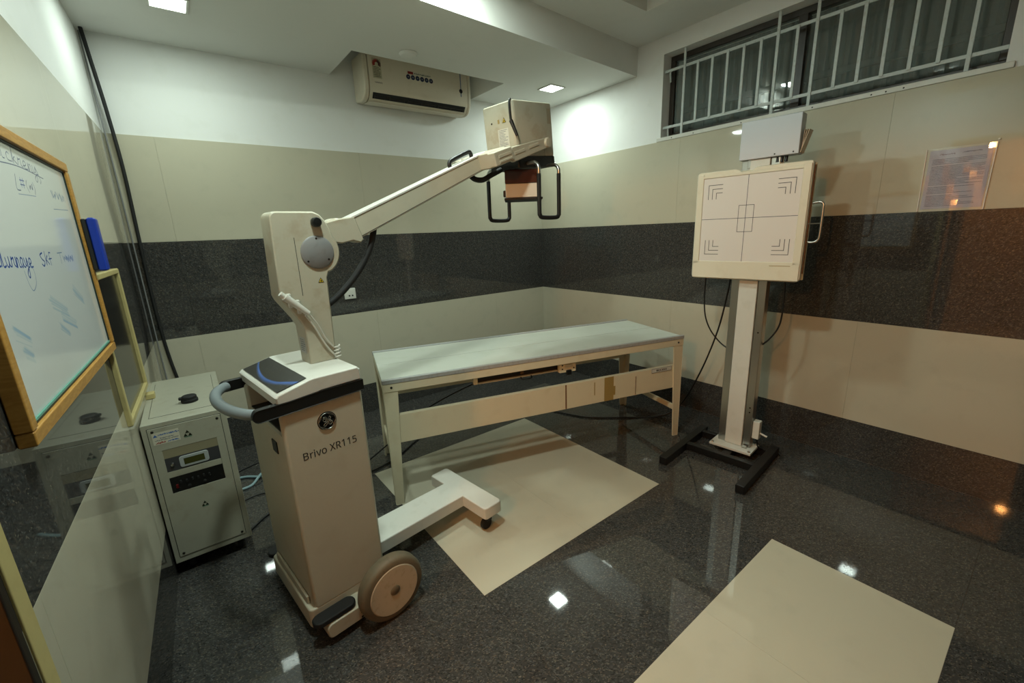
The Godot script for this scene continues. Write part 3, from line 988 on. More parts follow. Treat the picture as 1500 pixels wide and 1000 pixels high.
func warning_sign(parent: Node3D, c: Vector3, right: Vector3, size: float, plate := Color(0.80, 0.68, 0.10), ink := Color(0.07, 0.07, 0.05)) -> void:
	var up := Vector3.UP
	var o := right.cross(up)
	var b := mb()
	b.x = Transform3D(Basis(right, up, o), c)
	var h := size * 0.5
	b.prism(PackedVector2Array([Vector2(-h, -h * 0.8), Vector2(h, -h * 0.8), Vector2(0, h)]), -0.0002, 0.0006)
	part("warning_sign", b, mat(ink, 0.5), parent, "small triangular warning sign")
	b = mb()
	b.x = Transform3D(Basis(right, up, o), c)
	b.prism(PackedVector2Array([Vector2(-h * 0.72, -h * 0.64), Vector2(h * 0.72, -h * 0.64), Vector2(0, h * 0.68)]), 0.0004, 0.001)
	part("sign_field", b, mat(plate, 0.5), parent)
	b = mb()
	b.x = Transform3D(Basis(right, up, o), c)
	b.prism(PackedVector2Array([Vector2(-h * 0.30, -h * 0.50), Vector2(h * 0.05, -h * 0.50), Vector2(h * 0.30, -h * 0.2), Vector2(0, h * 0.30), Vector2(-h * 0.12, -h * 0.1)]), 0.0008, 0.0013)
	part("sign_symbol", b, mat(ink, 0.5), parent)

func build_arm(t: Node3D) -> void:
	# hinge between column head and beam
	var b := mb()
	b.x = lay(Vector3(0, 0, 1), Vector3(0.112, 1.455, -0.030))
	b.lathe([Vector2(0, 0.060), Vector2(0.034, 0.060), Vector2(0.040, 0.054), Vector2(0.040, 0.006), Vector2(0.034, 0), Vector2(0, 0)], 28)
	b.x = Transform3D()
	b.prism(PackedVector2Array([Vector2(0.06, 1.478), Vector2(0.06, 1.415), Vector2(0.12, 1.403), Vector2(0.165, 1.412), Vector2(0.195, 1.403), Vector2(0.208, 1.415), Vector2(0.20, 1.44), Vector2(0.18, 1.50), Vector2(0.12, 1.492)]), -0.036, 0.036, 0.004)
	part("arm_hinge", b, M.cream_worn, t)
	var beam := part("arm_beam", mb().prism(PackedVector2Array([Vector2(0.150, 1.487), Vector2(0.186, 1.417), Vector2(0.196, 1.419), Vector2(0.885, 1.723), Vector2(0.872, 1.785)]), -0.031, 0.031, 0.003), M.cream, t, "long cream counterbalance beam")
	part("beam_cover", mb().prism(PackedVector2Array([Vector2(0.156, 1.484), Vector2(0.866, 1.782), Vector2(0.862, 1.792), Vector2(0.152, 1.494)]), -0.034, 0.034, 0.003), M.white, beam)
	part("beam_joint", mb().prism(PackedVector2Array([Vector2(0.20, 1.4255), Vector2(0.88, 1.7265), Vector2(0.8796, 1.7285), Vector2(0.1992, 1.4275)]), -0.0314, 0.0314), M.ink, beam)
	# black grab handle on the beam
	part("grab_handle", mb().tube(smooth([Vector3(0.678, 1.700, 0.0), Vector3(0.672, 1.726, 0.0), Vector3(0.684, 1.741, 0.0), Vector3(0.74, 1.768, 0.0), Vector3(0.785, 1.786, 0.0), Vector3(0.799, 1.782, 0.0), Vector3(0.806, 1.755, 0.0)], 0.008), 0.0095, 10), M.black, t, "black grab handle")
	# yoke that holds the tube head
	b = mb()
	b.x = Transform3D(Basis(Vector3(0, 0, 1), deg_to_rad(19.0)), Vector3(0.885, 1.758, 0))
	b.box(Vector3(0, 0, 0), Vector3(0.125, 0.070, 0.20), 0.006)
	b.box(Vector3(-0.005, 0.0, 0.118), Vector3(0.125, 0.062, 0.05), 0.006)
	b.box(Vector3(-0.005, 0.0, -0.118), Vector3(0.125, 0.062, 0.05), 0.006)
	var yoke := part("yoke", b, M.cream_worn, t)
	b = mb()
	b.x = Transform3D(Basis(Vector3(0, 0, 1), deg_to_rad(19.0)), Vector3(0.885, 1.758, 0))
	b.box(Vector3(0.0, 0.006, 0.1435), Vector3(0.085, 0.014, 0.004), 0.002)
	b.box(Vector3(0.0, -0.016, 0.1435), Vector3(0.085, 0.010, 0.004), 0.002)
	part("yoke_rib", b, M.cream, yoke)
	for s in [-1.0, 1.0]:
		b = mb()
		var z0: float = s * 0.117
		var z1: float = s * 0.139
		b.prism(PackedVector2Array([Vector2(0.925, 1.742), Vector2(0.95, 1.738), Vector2(1.20, 1.826), Vector2(1.212, 1.845), Vector2(1.205, 1.866), Vector2(1.185, 1.871), Vector2(0.935, 1.802)]), minf(z0, z1), maxf(z0, z1), 0.004)
		var fk := part("fork_arm", b, M.cream_worn, t)
		b = mb()
		for q in [[0.985, 1.787], [1.085, 1.823]]:
			b.x = Transform3D(Basis(Vector3(0, 0, 1), deg_to_rad(19.0)), Vector3(q[0], q[1], s * 0.1395))
			b.box(Vector3.ZERO, Vector3(0.075, 0.014, 0.004), 0.0018)
		part("fork_rib", b, M.cream, fk)
		part("fork_pivot", mb().lathe([Vector2(0, 0.012), Vector2(0.020, 0.011), Vector2(0.024, 0.006), Vector2(0.024, 0), Vector2(0, 0)], 24), M.cream, fk).transform = lay(Vector3(0, 0, s), Vector3(1.187, 1.847, s * 0.138))
	# cable from the beam into the head and from the beam to the column
	part("arm_hose", mb().tube(smooth([Vector3(0.78, 1.705, 0.0), Vector3(0.795, 1.682, 0.0), Vector3(0.825, 1.668, 0.0), Vector3(0.87, 1.670, 0.0), Vector3(0.92, 1.692, 0.0), Vector3(0.99, 1.722, 0.0)], 0.012), 0.0125, 12), M.rubber, t, "black cable hose")
	part("column_hose", mb().tube(smooth([Vector3(0.275, 1.475, 0.0), Vector3(0.262, 1.42, 0.0), Vector3(0.225, 1.345, 0.0), Vector3(0.165, 1.27, 0.0), Vector3(0.09, 1.205, 0.0), Vector3(0.02, 1.165, 0.0)], 0.014), 0.0125, 12), M.rubber, t, "black cable hose")
	# tube head, tilted a little
	var h := Node3D.new()
	h.name = "tube_head"
	t.add_child(h, true)
	h.position = Vector3(1.135, 1.855, 0)
	h.rotation.z = 0.095
	var hx := mb()
	hx.x = flat_xz()
	hx.prism(rrect(-0.142, -0.107, 0.142, 0.107, 0.016), -0.072, 0.176, 0.006)
	part("head_housing", hx, M.cream_worn, h, "cream box housing")
	part("housing_joint", mb().box(Vector3(0.062, -0.04, 0.1068), Vector3(0.0012, 0.06, 0.0012)), M.ink, h)
	hx = mb()
	hx.x = flat_xz()
	hx.prism(rrect(-0.135, -0.102, 0.144, 0.109, 0.016), -0.122, -0.070, 0.004)
	part("head_base", hx, M.black, h, "black base band")
	# prints on the face toward the column
	var im := Image.create(128, 256, false, Image.FORMAT_RGB8)
	im.fill(Color(0.80, 0.79, 0.74))
	var rng := RandomNumberGenerator.new()
	rng.seed = 12
	for i in 15:
		scribble(im, 10, 14 + i * 16, 70 + rng.randf() * 48, 14 + i * 16, 7, 2.4, Color(0.42, 0.43, 0.46), rng, 0.7, 0.8)
	decal("rating_label", printed(im), h, Vector3(-0.1424, 0.01, 0.030), Vector3(0, 0, 1), Vector3.UP, 0.072, 0.105, "pale printed rating label")
	warning_sign(h, Vector3(-0.1424, 0.098, 0.042), Vector3(0, 0, 1), 0.026)
	part("small_sticker", mb().box(Vector3(-0.1424, 0.098, 0.004), Vector3(0.001, 0.018, 0.012)), M.tape, h)
	part("indicator", mb().lathe([Vector2(0, 0.002), Vector2(0.004, 0.0015), Vector2(0.005, 0), Vector2(0, 0)], 10), M.screw, h).transform = lay(Vector3(-1, 0, 0), Vector3(-0.142, 0.097, -0.045))
	part("brown_sticker", mb().box(Vector3(0.112, 0.115, 0.1071), Vector3(0.026, 0.07, 0.0008)), mat(Color(0.60, 0.55, 0.46), 0.5), h, "faded brown sticker")
	# black lead with plug hanging over the edge
	part("lead", mb().tube(smooth([Vector3(-0.11, 0.178, 0.06), Vector3(-0.135, 0.180, 0.088), Vector3(-0.147, 0.165, 0.092), Vector3(-0.149, 0.12, 0.092), Vector3(-0.149, 0.085, 0.094)], 0.008), 0.0055, 8), M.black, h)
	part("lead_plug", mb().tube(PackedVector3Array([Vector3(-0.149, 0.088, 0.094), Vector3(-0.146, 0.07, 0.100), Vector3(-0.140, 0.03, 0.112), Vector3(-0.138, 0.018, 0.115)]), 0.0095, 10, 0.006), M.black, h, "black plug")
	part("lead_end", mb().tube(smooth([Vector3(-0.138, 0.018, 0.115), Vector3(-0.133, -0.005, 0.118), Vector3(-0.130, -0.025, 0.118)], 0.008), 0.0022, 6), M.metal, h)
	part("top_hook", mb().box(Vector3(-0.07, 0.179, 0.05), Vector3(0.05, 0.008, 0.03), 0.003), M.black, h)
	# collimator, turned towards the door side
	var c := Node3D.new()
	c.name = "collimator"
	t.add_child(c, true)
	c.position = Vector3(1.135, 1.590, 0)
	c.rotation.y = -0.79
	part("collimator_body", mb().box(Vector3(0, 0.034, 0), Vector3(0.165, 0.068, 0.165), 0.003), M.collimator, c, "tan lower half of collimator")
	part("collimator_window", mb().box(Vector3(0, 0.102, 0), Vector3(0.169, 0.066, 0.169), 0.003), M.smoked, c, "dark brown upper half of collimator")
	part("filter_rail", mb().box(Vector3(0.008, -0.006, 0.0), Vector3(0.196, 0.012, 0.175), 0.003), M.black, c, "black filter rail")
	part("shutter_knob", mb().box(Vector3(-0.088, 0.022, 0.05), Vector3(0.014, 0.032, 0.022), 0.003), M.black, c)
	# U-shaped positioning handles on both sides
	for s in [-1.0, 1.0]:
		var u := Node3D.new()
		u.name = "positioning_handle"
		t.add_child(u, true)
		var zb: float = s * 0.182
		var p := [Vector3(1.068, 1.69, zb), Vector3(1.068, 1.52, zb), Vector3(1.072, 1.498, zb), Vector3(1.092, 1.486, zb), Vector3(1.195, 1.486, zb), Vector3(1.216, 1.498, zb), Vector3(1.220, 1.52, zb), Vector3(1.220, 1.70, zb)]
		part("foam_grip", mb().tube(smooth(p, 0.006), 0.0105, 12), M.rubber, u, "black foam grip")
		for x in [1.068, 1.220]:
			part("steel_end", mb().tube(smooth([Vector3(x, 1.685, zb), Vector3(x, 1.718, zb), Vector3(x, 1.738, s * 0.168), Vector3(x, 1.745, s * 0.145), Vector3(x, 1.745, s * 0.106)], 0.006), 0.0085, 12), M.metal, u, "bent steel tube end")

# ------------------------------------------------------------------ upright bucky stand
func target_print() -> Material:
	# chest stand face: cross lines, centre box, nested corner marks; 1024 px over 0.49 m by 0.463 m
	var w := 1024
	var h := 968
	var im := Image.create(w, h, false, Image.FORMAT_RGB8)
	im.fill(Color(0.86, 0.83, 0.80))
	var k := Color(0.10, 0.12, 0.20)
	var g := Color(0.13, 0.13, 0.13)
	im.fill_rect(Rect2i(0, 470, w, 5), k)
	im.fill_rect(Rect2i(497, 0, 5, h), k)
	var bx := [418, 580]
	var by := [328, 624]
	for x in bx:
		im.fill_rect(Rect2i(x, by[0], 5, by[1] - by[0]), g)
	for y in by:
		im.fill_rect(Rect2i(bx[0], y, bx[1] - bx[0] + 5, 5), g)
	for i in 3:
		var o := i * 46
		var l := 165 - i * 46
		for c in [[60 + o, 78 + o, 1, 1], [w - 55 - o, 78 + o, -1, 1], [60 + o, h - 85 - o, 1, -1], [w - 55 - o, h - 85 - o, -1, -1]]:
			im.fill_rect(Rect2i(c[0] if c[2] > 0 else c[0] - l, c[1], l, 6), g)
			im.fill_rect(Rect2i(c[0], c[1] if c[3] > 0 else c[1] - l, 6, l + (0 if c[3] > 0 else 6)), g)
	return printed(im, 0.35)

func build_stand() -> void:
	var t := thing("chest_stand", "upright X-ray bucky stand with cream target panel on a column", "x-ray stand", Vector3(-0.517, 0, 2.271), -1.473)
	for x in [-0.222, 0.222]:
		part("foot", mb().box(Vector3(x, 0.026, 0.075), Vector3(0.048, 0.050, 0.60), 0.004), M.black, t, "black steel foot")
	for z in [0.085, -0.150]:
		part("cross_bar", mb().box(Vector3(0, 0.027, z), Vector3(0.40, 0.044, 0.036), 0.003), M.black, t)
	part("spine_bar", mb().box(Vector3(0.03, 0.027, -0.033), Vector3(0.05, 0.040, 0.20), 0.003), M.black, t)
	var bp := part("base_plate", mb().box(Vector3(0.032, 0.060, -0.058), Vector3(0.246, 0.016, 0.155), 0.003), M.white, t, "white base plate")
	for q in [[-0.075, 0.005], [0.14, 0.005], [-0.075, -0.12], [0.14, -0.12]]:
		part("bolt", mb().lathe([Vector2(0, 0.007), Vector2(0.007, 0.007), Vector2(0.008, 0.005), Vector2(0.008, 0.0), Vector2(0, 0)], 6), M.metal, bp).position = Vector3(q[0], 0.068, q[1])
	part("foot_bracket", mb().box(Vector3(0.10, 0.076, -0.035), Vector3(0.03, 0.016, 0.012), 0.002), M.metal, bp)
	var fl := mb()
	for x in [-0.043, 0.103]:
		fl.box(Vector3(x, 0.91, -0.083), Vector3(0.044, 1.684, 0.060), 0.003)
	part("column_rail", fl, M.metal, t, "bright steel column rails")
	part("column_cover", mb().box(Vector3(0.030, 0.91, -0.076), Vector3(0.100, 1.684, 0.066), 0.004), M.white, t, "white column cover")
	for y in [0.30, 0.33, 0.80]:
		part("rail_screw", mb().lathe([Vector2(0, 0.003), Vector2(0.004, 0.002), Vector2(0.005, 0), Vector2(0, 0)], 8), M.screw, t).transform = lay(Vector3(0, 0, 1), Vector3(0.105, y, -0.053))
	# panel
	var p := Node3D.new()
	p.name = "target_panel"
	t.add_child(p)
	var o := PackedVector2Array()
	o.append_array(rrect(-0.289, 1.106, 0.289, 1.40, 0.022).slice(0, 6))
	for q in [[0.289, 1.700], [0.284, 1.709], [0.275, 1.712], [0.040, 1.712], [0.022, 1.708], [0.004, 1.694], [-0.045, 1.694], [-0.062, 1.708], [-0.080, 1.712], [-0.270, 1.712], [-0.284, 1.707], [-0.289, 1.694]]:
		o.append(Vector2(q[0], q[1]))
	o.append_array(rrect(-0.289, 1.106, 0.289, 1.40, 0.022).slice(18, 24))
	part("panel_shell", mb().prism(o, -0.036, -0.005, 0.005), M.bucky_shell, p, "cream moulded panel shell")
	part("panel_back", mb().box(Vector3(0.008, 1.408, -0.043), Vector3(0.575, 0.585, 0.012), 0.003), M.table_cream, p)
	var rim := mb()
	rim.box(Vector3(-0.2655, 1.4465, -0.004), Vector3(0.037, 0.505, 0.009), 0.0035)
	rim.box(Vector3(0.2655, 1.4465, -0.004), Vector3(0.037, 0.505, 0.009), 0.0035)
	rim.box(Vector3(0, 1.1605, -0.004), Vector3(0.565, 0.100, 0.009), 0.0035)
	rim.box(Vector3(0, 1.6835, -0.004), Vector3(0.50, 0.017, 0.009), 0.0035)
	part("panel_rim", rim, M.bucky_shell, p, "raised cream rim")
	decal("target_sheet", target_print(), p, Vector3(0, 1.443, -0.0046), Vector3.RIGHT, Vector3.UP, 0.494, 0.466, "white target sheet with cross lines and corner marks")
	part("panel_mark", mb().box(Vector3(0.19, 1.190, 0.0006), Vector3(0.10, 0.003, 0.0006)), M.tape, p)
	part("side_strip", mb().box(Vector3(0.2915, 1.42, -0.030), Vector3(0.006, 0.54, 0.010), 0.002), M.rust, p, "brown edge of cassette door")
	part("side_handle", mb().tube(smooth([Vector3(0.290, 1.505, -0.045), Vector3(0.325, 1.510, -0.045), Vector3(0.341, 1.500, -0.045), Vector3(0.343, 1.47, -0.045), Vector3(0.343, 1.35, -0.045), Vector3(0.337, 1.322, -0.045), Vector3(0.320, 1.312, -0.045), Vector3(0.290, 1.312, -0.045)], 0.008), 0.0065, 10), M.metal, p, "chrome pull handle")
	part("handle_lock", mb().tube(PackedVector3Array([Vector3(0.27, 1.405, -0.02), Vector3(0.341, 1.405, -0.045)]), 0.003, 8), M.metal, p)
	# carriage and control box behind the panel
	part("carriage", mb().box(Vector3(0.03, 1.42, -0.0475), Vector3(0.24, 0.40, 0.008), 0.002), M.alu, t)
	var cb := part("control_box", mb().box(Vector3(0.0675, 1.850, -0.068), Vector3(0.285, 0.194, 0.075), 0.004), M.grey_box, t, "light grey metal control box")
	for x in [0.10, 0.185]:
		part("box_screw", mb().lathe([Vector2(0, 0.002), Vector2(0.003, 0.0015), Vector2(0.004, 0), Vector2(0, 0)], 8), M.screw, cb).transform = lay(Vector3(0, 0, 1), Vector3(x, 1.765, -0.0305))
	for x in [0.06, 0.11, 0.13, 0.15]:
		part("cable_gland", mb().tube(PackedVector3Array([Vector3(x, 1.755, -0.06), Vector3(x, 1.725, -0.055)]), 0.008, 10), M.black, cb)
	part("box_bracket", mb().box(Vector3(0.0, 1.735, -0.06), Vector3(0.07, 0.05, 0.02), 0.002), M.metal, cb)
	part("power_adaptor", mb().box(Vector3(0.146, 0.190, -0.086), Vector3(0.04, 0.115, 0.044), 0.004), M.white, t, "white socket box low on the column")
	part("adaptor_plug", mb().tube(PackedVector3Array([Vector3(0.166, 0.17, -0.086), Vector3(0.205, 0.158, -0.086)]), 0.006, 8), M.white, t)
	# leads hanging behind the panel
	part("hanging_cable", mb().tube(smooth([Vector3(-0.22, 1.12, -0.06), Vector3(-0.225, 0.98, -0.07), Vector3(-0.215, 0.86, -0.08), Vector3(-0.18, 0.77, -0.09), Vector3(-0.12, 0.70, -0.095), Vector3(-0.06, 0.665, -0.09)], 0.02), 0.0045, 8), M.black, t, "black looping cable")
	part("hanging_cable", mb().tube(smooth([Vector3(0.20, 1.12, -0.09), Vector3(0.205, 0.98, -0.10), Vector3(0.195, 0.85, -0.11), Vector3(0.16, 0.77, -0.10), Vector3(0.12, 0.72, -0.09)], 0.02), 0.0045, 8), M.black, t, "black looping cable")
	part("adaptor_lead", mb().tube(smooth([Vector3(0.150, 0.135, -0.09), Vector3(0.16, 0.07, -0.10), Vector3(0.19, 0.035, -0.16), Vector3(0.23, 0.012, -0.22), Vector3(0.26, 0.006, -0.20)], 0.015), 0.004, 8), M.black, t, "black lead to floor")

# ------------------------------------------------------------------ stabiliser cabinet
func build_cabinet() -> void:
	var t := thing("stabiliser_cabinet", "grey-cream power cabinet with display standing against the whiteboard wall", "cabinet", Vector3(-3.288, 0, 1.246), -0.02)
	var w := 0.29
	part("body", mb().box(Vector3(w * 0.5, 0.3955, -0.3575), Vector3(w, 0.651, 0.705), 0.003), M.cabinet, t)
	# front: frame stays proud of the door by a groove
	part("front_frame", mb().box(Vector3(w * 0.5, 0.3955, -0.0025), Vector3(w, 0.651, 0.005), 0.002), M.cabinet, t)
	var groove := mb()
	groove.box(Vector3(0.143, 0.400, 0.0001), Vector3(0.252, 0.606, 0.0006))
	part("door_gap", groove, M.black, t)
	var d := mb()
	# door with two openings
	d.box(Vector3(0.143, 0.6505, 0.001), Vector3(0.248, 0.101, 0.006), 0.0012)
	d.box(Vector3(0.143, 0.2495, 0.001), Vector3(0.248, 0.301, 0.006), 0.0012)
	d.box(Vector3(0.143, 0.4855, 0.001), Vector3(0.190, 0.027, 0.006), 0.0012)
	d.box(Vector3(0.0345, 0.500, 0.001), Vector3(0.031, 0.202, 0.006), 0.0012)
	d.box(Vector3(0.2525, 0.500, 0.001), Vector3(0.029, 0.202, 0.006), 0.0012)
	var door := part("door", d, M.cabinet, t)
	for q in [[0.034, 0.688], [0.254, 0.685], [0.034, 0.112], [0.254, 0.112]]:
		part("screw", mb().lathe([Vector2(0, 0.003), Vector2(0.004, 0.0025), Vector2(0.0055, 0), Vector2(0, 0)], 10), M.screw, door).transform = lay(Vector3(0, 0, 1), Vector3(q[0], q[1], 0.004))
	# display opening: tan shade above a dark bezel plate
	part("display_hood", mb().box(Vector3(0.144, 0.580, 0.0015), Vector3(0.190, 0.038, 0.003), 0.0005), mat(Color(0.53, 0.50, 0.40), 0.5), t, "tan recess above the display")
	var dp := part("display_plate", mb().box(Vector3(0.144, 0.531, 0.0015), Vector3(0.190, 0.062, 0.003), 0.0005), M.grey, t, "dark grey display plate")
	dp.material_override = mat(Color(0.22, 0.22, 0.23), 0.45)
	var bz := mb()
	bz.prism(rrect(0.096, 0.507, 0.198, 0.556, 0.010), 0.002, 0.007, 0.001)
	part("display_bezel", bz, mat(Color(0.62, 0.64, 0.64), 0.4), t, "silver display bezel")
	part("display", mb().box(Vector3(0.147, 0.531, 0.0072), Vector3(0.072, 0.028, 0.001)), mat(Color(0.23, 0.24, 0.10), 0.2), t, "dull green liquid crystal display")
	part("display_knob", mb().lathe([Vector2(0, 0.010), Vector2(0.006, 0.009), Vector2(0.008, 0), Vector2(0, 0)], 12), M.metal, t).transform = lay(Vector3(0, 0, 1), Vector3(0.072, 0.530, 0.003))
	var bk := part("breaker_panel", mb().box(Vector3(0.144, 0.4365, 0.0015), Vector3(0.190, 0.072, 0.003), 0.0005), M.black, t, "black breaker panel")
	for i in 6:
		part("switch", mb().box(Vector3(0.085 + i * 0.020, 0.445 - 0.002 * (i % 2), 0.006), Vector3(0.008, 0.014, 0.007), 0.002), M.rubber, bk)
	part("pilot_lamp", mb().box(Vector3(0.070, 0.428, 0.0055), Vector3(0.010, 0.018, 0.006), 0.002), mat(Color(0.35, 0.03, 0.03), 0.3), bk, "unlit red pilot lamp")
	for x in [0.11, 0.165]:
		part("fuse_cap", mb().lathe([Vector2(0, 0.008), Vector2(0.006, 0.007), Vector2(0.007, 0), Vector2(0, 0)], 10), M.rubber, bk).transform = lay(Vector3(0, 0, 1), Vector3(x, 0.417, 0.003))
	# stickers
	var im := Image.create(256, 160, false, Image.FORMAT_RGB8)
	im.fill(Color(0.76, 0.74, 0.67))
	var rng := RandomNumberGenerator.new()
	rng.seed = 31
	var blue := Color(0.16, 0.34, 0.62)
	for r in 14:
		stroke(im, Vector2(28 - r * 1.5, 24 + r * 2.4), Vector2(28 + r * 1.5, 24 + r * 2.4), 2.5, blue, 0.9)
	scribble(im, 62, 34, 250, 34, 22, 5.0, blue, rng, 0.45, 0.9)
	scribble(im, 70, 78, 200, 78, 14, 3.4, Color(0.25, 0.28, 0.36), rng, 0.5, 0.9)
	scribble(im, 20, 104, 240, 104, 14, 3.4, Color(0.32, 0.33, 0.38), rng, 0.5, 0.9)
	scribble(im, 24, 138, 110, 138, 22, 6.0, Color(0.55, 0.16, 0.15), rng, 0.45, 0.9)
	scribble(im, 140, 138, 236, 138, 22, 6.0, blue, rng, 0.45, 0.9)
	decal("maker_sticker", printed(im), door, Vector3(0.074, 0.656, 0.0042), Vector3.RIGHT, Vector3.UP, 0.088, 0.052, "faded blue and red sticker")
	trefoil(t, Vector3(0.144, 0.650, 0.0042), 0.030)
	trefoil(t, Vector3(0.146, 0.312, 0.0042), 0.026)
	# lid with seam
	part("lid_seam", mb().box(Vector3(w * 0.5, 0.7214, -0.36), Vector3(w - 0.05, 0.0008, 0.56)), M.ink, t)
	part("lid", mb().box(Vector3(w * 0.5, 0.7215, -0.36), Vector3(w - 0.053, 0.0016, 0.557), 0.0004), M.cabinet, t, "flat top lid")
	part("terminal_block", mb().box(Vector3(0.012, 0.735, -0.40), Vector3(0.05, 0.028, 0.05), 0.004), M.door_cream, t, "yellowed terminal block")
	for x in [0.05, 0.24]:
		for z in [-0.06, -0.64]:
			var b := mb()
			b.box(Vector3(x, 0.060, z), Vector3(0.03, 0.025, 0.03), 0.003)
			b.x = lay(Vector3(1, 0, 0), Vector3(x - 0.011, 0.026, z))
			b.lathe([Vector2(0, 0.022), Vector2(0.022, 0.022), Vector2(0.026, 0.018), Vector2(0.026, 0.004), Vector2(0.022, 0), Vector2(0, 0)], 16)
			part("caster", b, M.rubber, t)
	# round black cap lying on the lid
	var c := thing("lens_cap", "round ridged black cap lying on top of the power cabinet", "cap", Vector3(-3.116, 0.7224, 1.04))
	part("cap_body", mb().lathe([Vector2(0, 0.030), Vector2(0.026, 0.029), Vector2(0.029, 0.026), Vector2(0.029, 0.014), Vector2(0.0325, 0.012), Vector2(0.0325, 0.0), Vector2(0, 0)], 28), M.rubber, c)
	part("cap_lug", mb().box(Vector3(-0.032, 0.022, 0.006), Vector3(0.014, 0.012, 0.020), 0.003), M.rubber, c)

func trefoil(parent: Node3D, c: Vector3, size: float) -> void:
	var b := mb()
	b.x = Transform3D(Basis(), c)
	var h := size * 0.5
	# three small triangles meeting round an open centre
	for q in [Vector2(0, h * 0.5), Vector2(-h * 0.52, -h * 0.42), Vector2(h * 0.52, -h * 0.42)]:
		b.prism(PackedVector2Array([q + Vector2(-h * 0.48, -h * 0.38), q + Vector2(h * 0.48, -h * 0.38), q + Vector2(0, h * 0.48)]), 0, 0.0006)
	part("emblem_sticker", b, mat(Color(0.10, 0.13, 0.06), 0.5), parent, "dark green triangle emblem")
	b = mb()
	b.x = Transform3D(Basis(), c)
	b.box(Vector3(0, -h * 0.98, 0.0003), Vector3(size * 0.85, size * 0.10, 0.0006))
	part("emblem_caption", b, mat(Color(0.36, 0.50, 0.42), 0.5), parent)

